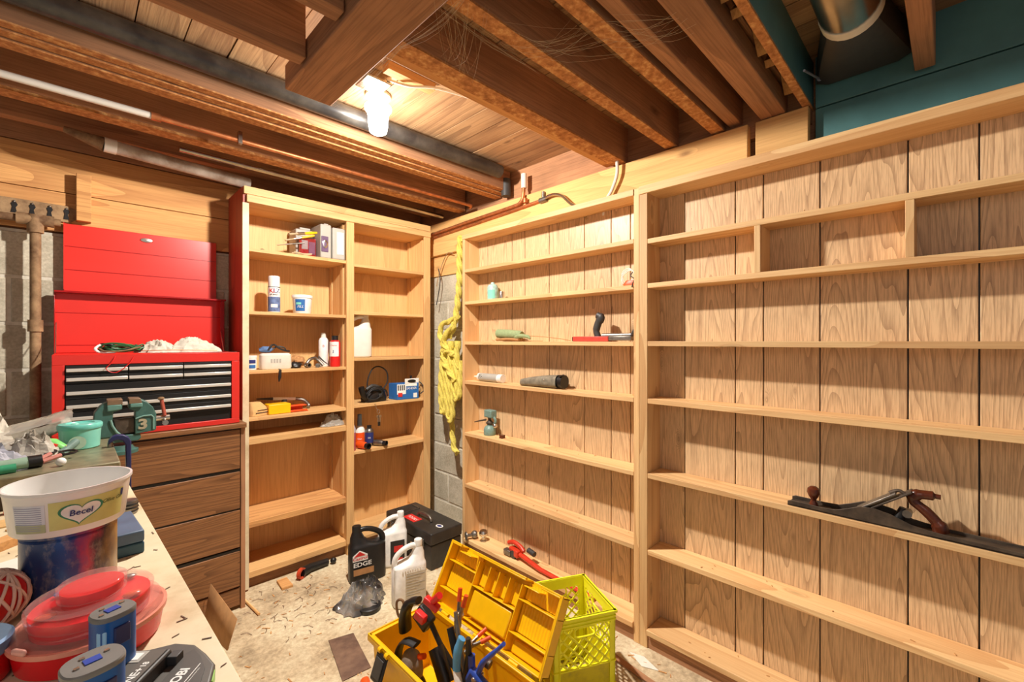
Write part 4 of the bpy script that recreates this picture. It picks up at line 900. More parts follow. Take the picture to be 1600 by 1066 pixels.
mb = MB(); mb.T = T @ Matrix.Translation((.042, .0500, .125)) @ Matrix(((-1, 0, 0, 0), (0, 0, 1, 0), (0, 1, 0, 0), (0, 0, 0, 1))); mb.prism([(-.03, 0), (.036, 0), (.034, .03), (.0, .055), (-.03, .03)], -.0005, .001); mb.build('label', M_white2, t)
mb = MB(); mb.T = T @ Matrix.Translation((.042, .0505, .125)) @ Matrix(((-1, 0, 0, 0), (0, 0, 1, 0), (0, 1, 0, 0), (0, 0, 0, 1))); mb.prism([(-.024, .026), (.026, .026), (0, .05)], 0, .0015); mb.build('label_crest', M_inkred, t)
mb = MB(); mb.T = T; text_on(mb, 'Castrol', .021, lambda u, v: (.040-u, .0522, .139+v), bold=.0004); mb.build('lettering', M_inkred, t)
mb = MB(); mb.T = T; text_on(mb, 'EDGE', .032, lambda u, v: (.030-u, .0505, .105+v), bold=.0006); mb.build('lettering', M_white2, t)
mb = MB(); mb.T = T; mb.box(-.02, .068, .0495, .0505, .05, .082); mb.build('orange_label', M_card, t)
t, T = jug('plastic_jug', 'white jug with black and red label standing behind the black oil jug', 1.30, 2.265, FL, -.35, .98, M_white2)
mb = MB(); mb.T = T; mb.box(-.02, .06, -.0502, -.0492, .02, .15); mb.build('label', M_ink, t)
mb = MB(); mb.T = T; mb.box(.0, .05, -.0508, -.0500, .085, .12).box(.0, .05, -.0508, -.05, .03, .05); mb.build('label_patch', M_inkred, t)
# crumpled bag
M_foil = mottle('grey_film', [(.38, (66, 64, 64)), (.5, (120, 118, 116)), (.62, (190, 187, 180))], .15, 7, 0, metal=.5, detail=2)
tag(sheet((1.0, 2.03, FL), .12, .095, .095, 33, 17, 1.0).build('crumpled_bag', M_foil, smooth=False), 'crumpled shiny grey plastic bag on the floor before the oil jug', 'bag')
tag(sheet((1.075, 2.075, FL), .06, .05, .080, 35, 11, 1.0).build('crumpled_bag', M_foil, smooth=False), 'smaller fold of grey film pressed against the big white jug', 'bag')
tag(MB().lathe([(.05, 0), (.053, .006), (.053, .02), (.049, .022), (.001, .012)], (1.0, 1.955, FL), 28).build('jar_lid', M_black), 'round black plastic lid lying under the crumpled grey bag', 'lid')
# yellow toolbox
t = thing('plastic_toolbox', 'open yellow plastic toolbox full of clamps on the floor', 'toolbox', (.88, 1.19, FL))
bx0, bx1, by0, by1, zr = .752, 1.015, .90, 1.482, .15
def hollow(mb, x0, x1, y0, y1, z0, z1, tp=.012, w=.005):
    vs = [(x0+tp, y0+tp, z0), (x1-tp, y0+tp, z0), (x1-tp, y1-tp, z0), (x0+tp, y1-tp, z0), (x0, y0, z1), (x1, y0, z1), (x1, y1, z1), (x0, y1, z1),
          (x0+w, y0+w, z1), (x1-w, y0+w, z1), (x1-w, y1-w, z1), (x0+w, y1-w, z1), (x0+tp+w, y0+tp+w, z0+w), (x1-tp-w, y0+tp+w, z0+w), (x1-tp-w, y1-tp-w, z0+w), (x0+tp+w, y1-tp-w, z0+w)]
    fs = [(3, 2, 1, 0), (12, 13, 14, 15)]
    for k in range(4):
        j = (k+1) % 4; fs += [(k, j, j+4, k+4), (k+4, j+4, j+8, k+8), (k+8, j+8, j+12, k+12)]
    return mb.add(vs, fs)
hollow(MB(), bx0+.012, bx1-.005, by0+.01, by1-.012, FL, zr).build('box_body', M_yel, t, bevel=.002)
MB().box(bx0-.002, bx0+.014, by0, by1, zr-.02, zr).box(bx1-.012, bx1, by0, by1, zr-.02, zr).box(bx0, bx1, by1-.016, by1, zr-.02, zr).box(bx0, bx1, by0, by0+.014, zr-.02, zr).build('rim', M_yel, t, bevel=.003)
MB().box(bx0-.001, bx0+.004, by0+.002, by1-.002, zr, zr+.005).box(bx0, bx1-.02, by1-.005, by1, zr, zr+.005).build('rim_lip', M_yel, t, bevel=.001)
for yl in (1.36, 1.02):
    mb = MB(); mb.T = Tm((bx0-.006, yl, zr-.008), 0, 0, .35)
    mb.box(-.006, .004, -.032, .032, -.085, .0); lt = mb.build('latch', M_black, t, bevel=.006)
    mb = MB(); mb.T = Tm((bx0-.006, yl, zr-.008), 0, 0, .35); mb.box(-.010, -.005, -.024, .024, -.07, -.012); mb.build('latch_panel', M_dgrey, lt, bevel=.002)
    for dy in (-.022, .022): MB().cyl((bx0-.004, yl+dy-.008, zr-.004), (bx0-.004, yl+dy+.008, zr-.004), .009, n=12).build('hinge_lug', M_yel, t)
L_, Hh = .578, .234
Vd = Vector((.47, 0, .883)); Wd = Vector((-.883, 0, .47))
O_ = Vector((bx1+.006, by1, zr+.006))
def TL():
    m = Matrix.Identity(4)
    for i, v in enumerate((Vector((0, -1, 0)), Vd, Wd, O_)):
        for j in range(3): m[j][i] = v[j]
    return m
mb = MB(); mb.T = TL(); w0 = -.052
mb.box(0, L_, 0, Hh, w0, w0+.004).box(0, .005, 0, Hh, w0, 0).box(L_-.005, L_, 0, Hh, w0, 0).box(0, L_, 0, .005, w0, 0)
mb.box(0, .06, Hh-.005, Hh, w0, 0).box(.13, .42, Hh-.005, Hh, w0, 0).box(.49, L_, Hh-.005, Hh, w0, 0).box(.06, .13, Hh-.022, Hh-.018, w0, 0).box(.42, .49, Hh-.022, Hh-.018, w0, 0)
ld = mb.build('lid', M_yel, t, bevel=.0015)
mb = MB(); mb.T = TL(); mb.box(-.006, 0, -.004, Hh+.006, -.008, 0).box(L_, L_+.006, -.004, Hh+.006, -.008, 0).box(0, .06, Hh, Hh+.006, -.008, 0).box(.13, .42, Hh, Hh+.006, -.008, 0).box(.49, L_, Hh, Hh+.006, -.008, 0)
mb.build('lid_flange', M_yel, ld, bevel=.001)
def lrib(a, b, c_, d, wt=-.012):
    mb = MB(); mb.T = TL(); mb.box(a, b, c_, d, w0, wt); mb.build('rib', M_yel, ld, bevel=.001)
for v in (.165, .062): lrib(0, .17, v, v+.004); lrib(.40, L_, v, v+.004)
for v in (.125, .015): lrib(.17, .40, v, v+.004)
for u, a, b in ((.17, 0, Hh-.02), (.40, 0, Hh-.02), (.235, .125, Hh-.02), (.285, .125, Hh-.02), (.34, .125, Hh-.02)): lrib(u, u+.004, a, b)
for u0, u1, v0, v1 in ((.012, .165, .172, .225), (.012, .165, .07, .158), (.41, .566, .172, .225), (.41, .566, .07, .158), (.18, .395, .135, .205)):
    mb = MB(); mb.T = TL(); nn = 48; mb.grid(nn, 1, lambda s, r: (u0+(u1-u0)*s, v0+(v1-v0)*r, w0+.010+.0012*(1 if round(s*nn) % 4 < 2 else 0))); mb.build('corrugated_panel', M_yel, ld, smooth=False)
mb = MB(); mb.T = TL(); mb.box(.185, .39, .03, .118, w0, w0+.034); mb.build('centre_block', M_yel, ld, bevel=.006)
mb = MB(); mb.T = TL(); mb.box(.42, .56, .008, .05, w0, w0+.02); mb.build('lower_block', M_yel, ld, bevel=.005)
for u in (.10, .29, .47):
    MB().cyl((bx1+.004, by1-u-.02, zr), (bx1+.004, by1-u+.02, zr), .007, n=10).build('hinge_lug', M_yel, t)
# ---- contents of the toolbox
B0 = FL+.008
t = thing('bar_clamp', 'black bar clamp with red pads leaning out of the yellow toolbox', 'clamp', (.90, 1.25, B0))
MB().tube([(.93, 1.02, B0+.02), (.885, 1.20, .13), (.865, 1.27, .235)], .011, 8, squash=.6).build('bar', M_black, t)
mb = MB(); mb.T = Tm((.862, 1.262, .20), .2, .6); mb.box(-.016, .016, -.035, .035, -.03, .035); mb.build('jaw_head', M_blackm, t, bevel=.008)
MB().tube(spl([(.86, 1.29, .25), (.85, 1.33, .23), (.845, 1.355, .18), (.85, 1.36, .12)], 4), [.017]*5+[.024]*4+[.026]*4, 14, squash=.7).build('grip', M_black, t)
mb = MB(); mb.T = Tm((.855, 1.205, .275), .35, .45); mb.box(-.012, .012, -.03, .03, -.011, .011); mb.build('red_pad', M_redp, t, bevel=.004)
mb = MB(); mb.T = Tm((.838, 1.245, .222), .2, .3); mb.box(-.012, .012, -.022, .022, -.014, .014); mb.build('red_pad', M_redp, t, bevel=.004)
MB().tube([(.858, 1.20, .285), (.862, 1.17, .315)], .012, 10).build('red_tip', M_redp, t)
t.location.z += .045; t.location.y += .03
t = thing('bar_clamp', 'second black clamp with ribbed body lying across the toolbox middle', 'clamp', (.90, 1.15, B0))
MB().tube([(.89, 1.18, .25), (.88, 1.10, .10), (.885, 1.03, B0+.02)], .013, 8, squash=.6).build('bar', M_blackm, t)
MB().tube([(.872, 1.235, .165), (.866, 1.165, .085)], .026, 14).build('body', M_black, t)
MB().tube([(.865, 1.225, .175), (.860, 1.158, .092)], .011, 12).build('screw_tube', M_dgrey, t)
MB().tube([(.905, 1.17, .30), (.90, 1.14, .20), (.895, 1.10, .10)], [.007, .010, .012], 8).build('rod', M_steel, t)
mb = MB(); mb.T = Tm((.88, 1.085, .10), .2, -.3); mb.box(-.014, .014, -.02, .02, -.02, .02); mb.build('stop_block', M_dgrey, t, bevel=.004)
t = thing('webbing_strap', 'black clamp strap looping inside the toolbox left end', 'strap', (.86, 1.36, B0))
MB().tube(spl([(.84, 1.30, .16), (.825, 1.36, .15), (.82, 1.39, .08), (.83, 1.36, .0), (.86, 1.30, -.03)], 6), .020, 12, squash=.35).build('strap', M_cord, t)
MB().tube([(.84, 1.33, .10), (.85, 1.27, .13)], .010, 8).build('orange_tip', M_orange, t)
t = thing('felt_pad', 'grey felt covered pad in the yellow toolbox by the left latch', 'pad', (.83, 1.24, B0))
crumple((.835, 1.325, .075), .036, .045, .06, 9, 20, .06, 1.5).build('felt', plain('grey_felt', (140, 130, 116), .95, bump=.5, scale=90), t); crumple((.84, 1.31, .0), .035, .06, .06, 10, 16, .05).build('backing', M_black, t)
def spring_clamp(label, c, rz, rx, s=1, h1=M_orange):
    t = thing('spring_clamp', label, 'clamp', c, 'orange tipped spring clamps'); T = Tm(c, rz, rx) @ Matrix.Diagonal((s, s, s, 1))
    for sg in (-1, 1):
        mb = MB(); mb.T = T; mb.tube([(sg*.022, 0, .055), (sg*.006, 0, .0), (sg*.014, 0, -.03), (-sg*.0, 0, -.06)], [.006, .008, .008, .005], 8, squash=.8); mb.build('arm', M_steel, t)
        mb = MB(); mb.T = T; mb.tube([(sg*.026, 0, .075), (sg*.018, 0, .035)], [.0075, .0085], 10); mb.build('orange_grip', h1, t)
    mb = MB(); mb.T = T; mb.cyl((0, -.012, 0), (0, .012, 0), .010, n=14); mb.build('spring', M_alu, t)
spring_clamp('spring clamp with orange tips standing highest against the yellow lid', (.94, 1.195, .265), 1.3, .2)
spring_clamp('spring clamp with orange grips hooked below the highest one', (.955, 1.15, .175), 1.2, 1.2, .9)
spring_clamp('orange tipped spring clamp lying deep in the toolbox centre', (.93, 1.06, .02), .6, 1.0, 1.1)
t = thing('hand_clamp', 'light blue handled clamp standing upright in the toolbox', 'clamp', (.90, 1.06, B0))
M_sky = plain('sky_blue_plastic', (84, 158, 206), .35); M_cobalt = plain('cobalt_plastic', (44, 76, 168), .35)
MB().tube(spl([(.88, 1.08, .235), (.87, 1.09, .19), (.862, 1.085, .14)], 5), [.014]*4+[.016]*4+[.015]*3, 14, squash=.7).build('handle', M_sky, t)
MB().tube([(.862, 1.085, .14), (.845, 1.03, .06), (.84, 1.02, -.02)], [.012, .016, .014], 12, squash=.6).build('white_body', M_white2, t)
MB().tube([(.885, 1.055, .245), (.888, 1.055, .19), (.87, 1.06, .05), (.86, 1.07, -.04)], [.008, .011, .014, .014], 10).build('black_bar', M_black, t)
mb = MB(); mb.T = Tm((.850, 1.055, .075), .3, .2); mb.box(-.016, .016, -.03, .03, -.035, .03); mb.build('housing', M_blackm, t, bevel=.008)
t.location.z += .02; t.location.y += .025
t = thing('trigger_clamp', 'cobalt blue trigger clamp with long handle pointing right', 'clamp', (.88, .99, B0))
MB().tube(spl([(.90, .915, .245), (.89, .95, .205), (.88, .985, .165), (.875, 1.0, .13)], 5), [.009]*5+[.011]*5+[.013]*6, 14, squash=.7).build('handle', M_cobalt, t)
mb = MB(); mb.T = Tm((.868, 1.0, .11), .2, .5); mb.box(-.014, .014, -.045, .035, -.035, .02); mb.build('body', M_cobalt, t, bevel=.010)
MB().tube([(.87, 1.03, .17), (.868, 1.025, .12)], .012, 10).build('trigger', M_cobalt, t)
MB().tube([(.865, .985, .08), (.865, .95, .0), (.87, .93, -.04)], [.014, .02, .02], 12).build('lower_grip', M_cobalt, t)
MB().cyl((.85, 1.0, .115), (.89, 1.0, .115), .008, n=12).build('pivot', M_alu, t)
t.location.z += .045; t.location.y += .04; t.location.x += .02
MB().tube([(.90, 1.0, .15), (.905, .98, .145)], .014, 10).build('knob', M_iron, t)
t = thing('screwdriver', 'steel shafted tool with white sleeve lying at the toolbox bottom', 'tool', (.86, 1.17, B0))
MB().tube([(.83, 1.15, B0+.03), (.90, 1.12, .04)], .006, 8).build('shaft', M_alu, t); MB().tube([(.82, 1.19, B0+.02), (.85, 1.13, B0+.04)], .014, 10).build('sleeve', M_white2, t)
MB().tube([(.82, 1.10, B0+.015), (.95, 1.0, B0+.015)], .014, 10).build('red_handle', M_redd, t)
# milk crate
A = Vector((1.476, 1.064)); u = Vector((-.46, -.888)).normalized(); v = Vector((-.888, .46)).normalized()
Bq, Cq, Dq = A+u*.245, A+u*.245+v*.236, A+v*.236
ctr = (A+Cq)/2
t = thing('milk_crate', 'lime yellow plastic milk crate behind the toolbox lid', 'crate', (ctr.x, ctr.y, FL))
ZT = .25
def crate_side(P, Q, name):
    d = (Q-P); L = d.length; d.normalize(); nrm = Vector((d.y, -d.x))
    if (ctr-P).dot(nrm) > 0: nrm = -nrm
    T = Matrix.Identity(4)
    for i, w in enumerate(((d.x, d.y, 0), (0, 0, 1), (nrm.x, nrm.y, 0), (P.x, P.y, 0))):
        for j in range(3): T[j][i] = w[j]
    mb = MB(); mb.T = T; z0 = .075; z1 = .212
    mb.box(0, L, z1, ZT, -.004, 0).box(0, .022, FL, z1, -.004, 0).box(L-.022, L, FL, z1, -.004, 0)
    mb.box(-.004, L+.004, ZT-.008, ZT, -.006, .007).box(0, L, ZT-.022, ZT-.018, 0, .004).box(0, L, ZT-.034, ZT-.030, 0, .004)
    mb.box(0, L, z0-.004, z0, -.004, .004).box(.02, .024, FL, z1, 0, .004).box(L-.024, L-.02, FL, z1, 0, .004)
    mb.box(0, L, FL, FL+.012, -.006, .006).box(0, L, -.01, -.006, 0, .004)
    s = mb.build(name, M_crate, t)
    mb = MB(); mb.T = T; mb.box(.022, L-.022, FL+.012, z0-.004, -.0035, -.0005); mb.build('lower_panel', mottle('worn_lime_panel', [(.42, (224, 208, 10)), (.60, (206, 190, 24)), (.72, (160, 146, 60))], .45, 20, 0), s)
    mb = MB(); mb.T = T; a, b = .022, L-.022; hx0, hx1, hz = L/2-.045, L/2+.045, z1-.034
    st = .040
    k = -12
    while k < 24:
        for sg in (1, -1):
            # line z = z0 + sg*(x-c)
            c_ = a+k*st; pts = []
            n = 48; run = None
            for i in range(n+1):
                x = a+(b-a)*i/n; zz = z0+sg*(x-c_) if sg > 0 else z0-(x-c_)
                ok = z0 <= zz <= z1 and not (hx0 < x < hx1 and zz > hz)
                if ok:
                    if run is None: run = (x, zz)
                    last = (x, zz)
                if (not ok or i == n) and run is not None:
                    if last[0]-run[0] > .004:
                        w = .0023; x0, q0 = run; x1, q1 = last
                        mb.prism([(x0-w*sg, q0+w), (x0+w*sg, q0-w), (x1+w*sg, q1-w), (x1-w*sg, q1+w)], -.003, .001)
                    run = None
        k += 1
    mb.tube([(L/2+.040*(1 if c >= 0 else -1)*min(1, abs(c)**.4), hz+.017+.017*(1 if s_ >= 0 else -1)*abs(s_)**.6, -.001) for c, s_ in [(math.cos(2*PI*i/24), math.sin(2*PI*i/24)) for i in range(24)]], .0035, 6, closed=True)
    l = mb.build('lattice', M_crate, s); l['kind'] = 'stuff'
    return s
for P, Q in ((A, Bq), (Bq, Cq), (Cq, Dq), (Dq, A)): crate_side(P, Q, 'crate_side')
mb = MB()
for i in range(9):
    p = A.lerp(Bq, (i+.5)/9); q = Dq.lerp(Cq, (i+.5)/9); mb.tube([(p.x, p.y, FL+.006), (q.x, q.y, FL+.006)], .004, 4)
    p = A.lerp(Dq, (i+.5)/9); q = Bq.lerp(Cq, (i+.5)/9); mb.tube([(p.x, p.y, FL+.007), (q.x, q.y, FL+.007)], .004, 4)
fl_ = mb.build('base_grid', M_crate, t); fl_['kind'] = 'stuff'
# small floor litter
def flat(name, pts, z, th, mat, label, cat):
    c_ = MB().prism(pts, z, z+th).build(name, mat, bevel=.001); tag(c_, label, cat); return c_
M_tile = mottle('brown_vinyl', [(.35, (92, 66, 52)), (.7, (132, 102, 80))], .7, 14, .2)
flat('vinyl_tile', [(.772, 1.871), (.869, 1.843), (.826, 1.60), (.716, 1.609)], FL+.0005, .003, M_tile, 'brown vinyl floor tile scrap left of the yellow toolbox', 'tile')
flat('wood_offcut', [(.766, 2.515), (.815, 2.515), (.813, 2.41), (.761, 2.415)], FL+.0005, .012, W['cedar'], 'small board offcut on the floor below the bookcase', 'wood scrap')
tag(MB().tube([(.596, 2.50, FL+.007), (.617, 2.27, FL+.007)], .006, 6).build('wood_stick', W['pineY']), 'thin wooden stick on the floor beside the drawer cabinet', 'stick')
t = thing('pipe_elbow', 'black pipe piece with orange ring under the bookcase front', 'pipe', (.93, 2.49, FL))
MB().tube([(.875, 2.475, FL+.028), (.93, 2.50, FL+.025), (1.03, 2.505, FL+.022)], [.026, .021, .018], 18).build('pipe_body', M_black, t)
mb = MB(); mb.T = Tm((.872, 2.465, FL+.028), -1.0) @ Matrix.Rotation(PI/2, 4, 'Y'); mb.lathe([(.020, -.008), (.028, -.008), (.028, .012), (.020, .012), (.020, -.008)], n=22); mb.build('orange_ring', plain('orange_red_ring', (190, 66, 34), .5), t)
MB().ball((1.06, 2.50, FL+.02), .017, 8).build('end_cap', M_black, t)
t = thing('iron_loop', 'rusty iron loop handle standing in front of the white jug', 'hook', (1.03, 1.715, FL))
MB().tube(spl([(1.035, 1.71, FL+.003), (1.035, 1.708, FL+.08), (1.032, 1.705, FL+.125), (1.020, 1.715, FL+.137), (1.012, 1.728, FL+.12), (1.018, 1.728, FL+.07), (1.03, 1.715, FL+.04)], 6), .0055, 10).build('loop', M_rust, t)
MB().lathe([(.016, 0), (.014, .03), (.008, .05)], (1.033, 1.712, FL), 12).build('foot', M_rust, t)
tag(MB().lathe([(.018, 0), (.022, .01), (.018, .022), (.009, .024), (.008, .004), (.001, .003)], (1.225, 1.70, FL), 18).build('iron_nut', M_rust), 'rusty round fitting on the floor at the jug right side', 'fitting')
tag(MB().tube(spl([(1.29, 1.78, FL+.004), (1.30, 1.74, FL+.03), (1.27, 1.68, FL+.03), (1.25, 1.64, FL+.004)], 5), .004, 6).build('short_string', M_white2), 'short white cord end between the jug and the toolbox lid', 'cord')
tag(MB().tube([(.765, 1.53, FL+.02), (.735, 1.44, FL+.02)], .017, 12).build('orange_grip', M_orange), 'orange tool grip on the floor under the toolbox latch', 'grip')
tag(MB().ball((.80, 1.505, FL+.012), .012, 8).build('black_knob', M_black), 'small black knob on the floor at the toolbox rear corner', 'knob')
flat('paper_strip', [(1.613, .935), (1.63, .88), (1.60, .80), (1.575, .86)], FL+.001, .001, M_paper, 'pale paper strip on the floor between crate and rack', 'paper')
flat('floor_board', [(1.50, .70), (1.52, .68), (1.56, .99), (1.53, 1.0)], FL+.001, .006, W['joistY'], 'thin dark board on the floor right of the crate', 'board')
q = [(.455, 2.106, FL), (.487, 2.094, .05), (.447, 2.365, .107), (.42, 2.365, FL)]
tag(MB().add(q, [(0, 1, 2, 3)]).build('cardboard_sheet', M_card, solid=.003), 'brown cardboard sheet leaning between the bench and the cabinet', 'cardboard')
random.seed(12); mb = MB()
for i in range(420):
    x, y = random.uniform(.35, 1.66), random.uniform(.7, 2.5)
    if (bx0-.01 < x < 1.19 and .88 < y < 1.5) or y > 2.5: continue
    if y > 2.3 and x < .62: continue
    mb.T = Tm((x, y, FL+.0008), random.uniform(0, PI)); s = random.choice((.003, .005, .005, .008)); mb.box(-s*random.uniform(.6, 2.6), s*random.uniform(.6, 2.6), -s*.3, s*.3, 0, .0018)
mb.T = Matrix.Identity(4)
tag(mb.build('floor_litter', W['cedar']), 'wood shavings and grit scattered over the concrete floor', 'litter', kind='stuff')
mb = MB(); random.seed(19)
for i in range(46):
    x, y = random.uniform(.55, 1.0), random.uniform(1.95, 2.45); a = random.uniform(0, PI); r = random.uniform(.01, .028)
    mb.tube([(x, y, FL+.002), (x+r*math.cos(a), y+r*math.sin(a), FL+.005), (x+1.8*r*math.cos(a+.3), y+1.8*r*math.sin(a+.3), FL+.002)], .0011, 4)
tag(mb.build('dry_twigs', M_tile), 'dark twigs and dry leaf bits before the bookcase', 'litter', kind='stuff')
# ================================================================ WORKBENCH
BZ = .78
t = thing('workbench', 'cream topped workbench running along the left foreground', 'workbench', (-.2, 1.0, FL))
ex = lambda y: .167-.0265*y
top = MB().prism([(ex(-.3), -.3), (ex(2.34), 2.34), (-.75, 2.34), (-.75, -.3)], BZ-.038, BZ).build('bench_top', W['bench'], t, bevel=.002)
for x, y in ((.02, 2.2), (-.62, 2.2), (.05, .1), (-.62, .1)): bx(x-.045, x+.045, y-.045, y+.045, FL, BZ-.038).build('leg', W['joistZ'], t, bevel=.002)
bx(-.0, .03, -.2, 2.3, BZ-.14, BZ-.038).build('apron', W['joistY'], t); bx(-.7, -.66, -.2, 2.3, BZ-.14, BZ-.038).build('apron', W['joistY'], t)
# can with the margarine tub on top
cx, cy = 0.0, 1.04
t = thing('paint_can', 'blue paint-stained metal can standing under the margarine tub', 'can', (cx, cy, BZ))
m, nt, b = newmat('stained_can_print')
vv, _ = coords(nt, (1, 1, .6)); f1 = noisen(nt, vv, 22, 5, .6); f2 = noisen(nt, vv, 60, 4, .7)
tc_ = nt.nodes.new('ShaderNodeTexCoord'); sp = nt.nodes.new('ShaderNodeSeparateXYZ'); nt.links.new(tc_.outputs['Object'], sp.inputs[0])
gx = mathn(nt, 'ADD', mathn(nt, 'MULTIPLY', sp.outputs[0], 7.0), mathn(nt, 'MULTIPLY', f1, .45))
c1 = ramp(nt, gx, [(0.0, lin((34, 60, 110))), (.16, lin((44, 84, 150))), (.28, lin((60, 70, 130))), (.38, lin((176, 56, 84))), (.47, lin((70, 54, 70))), (.62, lin((176, 140, 84)))])
col = mixc(nt, mathn(nt, 'MULTIPLY', ramp_val(nt, f2, .52, .75), .55), c1, lin((176, 160, 150))); nt.links.new(col, b.inputs['Base Color']); b.inputs['Roughness'].default_value = .3; b.inputs['Metallic'].default_value = .25
MB().lathe([(.056, 0), (.0585, .004), (.0585, .107), (.056, .11), (.0605, .113), (.0605, .118), (.052, .118), (.052, .112)], (cx, cy, BZ), 48).build('can_body', m, t)
MB().lathe([(.0595, .0), (.060, .003), (.059, .006)], (cx, cy, BZ), 40).build('bottom_rim', M_steel, t); MB().lathe([(.052, .112), (.001, .112)], (cx, cy, BZ), 32).build('lid', M_steel, t)
zt = BZ+.1185
t = thing('margarine_tub', 'white margarine tub with heart label stacked on the blue can', 'tub', (cx, cy, zt))
MB().lathe([(.001, .002), (.064, .002), (.0665, 0), (.069, .003), (.0755, .060), (.0775, .066), (.0785, .0665), (.0785, .071), (.0755, .071), (.0735, .061), (.0665, .006), (.001, .005)], (cx, cy, zt), 64).build('tub_body', plain('glossy_white_plastic', (236, 234, 230), .25, vary=.01), t)
def cone(r0, r1, z0, z1, a_off=0):
    def fn(u_, v_):
        zz = .031+v_; r = r0+(r1-r0)*(zz-z0)/(z1-z0); a = -PI/2+a_off+u_/.073; return (cx+r*math.cos(a), cy+r*math.sin(a), zt+zz)
    return fn
cf = lambda e: cone(.0694+e, .0753+e, .005, .059)
def patch(u0, u1, v0, v1, e, name, mat, n=20):
    fn = cf(e); return MB().grid(n, 2, lambda s, r: fn(u0+(u1-u0)*s, v0+(v1-v0)*r)).build(name, mat, t)
M_lime = plain('label_lime', (208, 206, 128), .4, vary=.05); M_green2 = plain('label_green', (60, 140, 100), .4); M_pale = plain('label_pale', (216, 218, 226), .4)
patch(-.024, .074, -.020, .024, .0004, 'label', M_lime, 28); patch(-.070, -.028, -.020, .022, .0004, 'info_panel', M_pale, 18)
patch(-.070, -.028, -.021, -.008, .0006, 'info_panel', plain('label_sage', (176, 180, 140), .4), 18)
mb = MB(); fn = cf(.0008)
for i in range(9): 
    v_ = .018-i*.0032; mb.grid(10, 1, lambda s, r: fn(-.068+.036*s, v_+.0010*r))
for i in range(3):
    v_ = -.011-i*.003; mb.grid(10, 1, lambda s, r: fn(-.068+.034*s, v_+.0009*r))
mb.build('fine_print', plain('faint_blue_print', (150, 152, 178), .5), t)
def heart(s, e, mat, name, dx=.012, dy=.003):
    fn = cf(e); pts = []
    for i in range(40):
        a = 2*PI*i/40; x = 16*math.sin(a)**3; y = 13*math.cos(a)-5*math.cos(2*a)-2*math.cos(3*a)-math.cos(4*a); pts.append((x*s*1.35+dx+y*s*.12, y*s+dy))
    vs = [fn(*p) for p in pts]+[fn(dx, dy)]
    return MB().add(vs, [(i, (i+1) % 40, 40) for i in range(40)]).build(name, mat, t, smooth=False)
heart(.00122, .0010, M_green2, 'heart_outline'); heart(.00106, .0014, M_white2, 'heart_mark')
text_on(MB(), 'Becel', .0125, lambda a, b_: cf(.0018)(a+.012, b_+.003), shear=.1, bold=.0002).build('lettering', M_dblue, t)
text_on(MB(), 'Olive Oil', .0085, lambda a, b_: cf(.0012)(a+.053, b_+.010), shear=.35, bold=.0001).build('lettering', plain('olive_ink', (96, 110, 60), .5), t)
patch(.068, .073, .010, .022, .0008, 'small_panel', M_dblue, 4)
# round red organiser of three stacked tiers
cx, cy = .022, .845
t = thing('round_organiser', 'round red organiser with clear stacked lids on the bench foreground', 'organiser', (cx, cy, BZ))
M_clear = glass('clear_lid', (255, 220, 214), .06, .28, .6)
M_rd = plain('translucent_red', (226, 24, 34), .25, vary=.03); M_rdo = plain('orange_red', (232, 74, 30), .3)
MB().lathe([(.068, 0), (.074, .004), (.078, .030), (.079, .033), (.001, .031)], (cx, cy, BZ), 56).build('base_tray', M_rd, t)
MB().lathe([(.0785, .033), (.0815, .033), (.0815, .039), (.0775, .039)], (cx, cy, BZ), 56).build('ribbed_rim', plain('pink_rim', (236, 150, 128), .3), t)
MB().lathe([(.0775, .039), (.074, .050), (.066, .052)], (cx, cy, BZ), 56).build('lower_lid', M_clear, t)
MB().lathe([(.060, .034), (.062, .052), (.062, .062), (.001, .062)], (cx, cy, BZ), 56).build('middle_tray', M_rd, t)
MB().lathe([(.063, .050), (.066, .058), (.0665, .068), (.064, .071), (.034, .072)], (cx, cy, BZ), 56).build('middle_lid', M_clear, t)
MB().lathe([(.030, .060), (.032, .072), (.033, .083), (.001, .083)], (cx, cy, BZ), 44).build('top_tray', M_rd, t)
MB().lathe([(.036, .072), (.0365, .083), (.0365, .088), (.034, .090), (.001, .0905)], (cx, cy, BZ), 44).build('top_lid', M_clear, t)
random.seed(4)
for i, (a, r) in enumerate(((2.2, .048), (3.6, .05), (.7, .05), (5.6, .05))):
    mb = MB().ball((cx+r*math.cos(a), cy+r*math.sin(a), BZ+.066), .007, 6, sz=.4, sx=1.6); mb.build('small_part', (M_cobalt, M_rdo, M_steel, M_rdo)[i], t)
mb = MB(); mb.T = Tm((cx-.066, cy-.048, BZ+.040), .6); mb.box(-.003, .003, -.010, .010, 0, .008); mb.build('lid_clip', plain('pink_clip', (240, 176, 160), .3), t, bevel=.003)
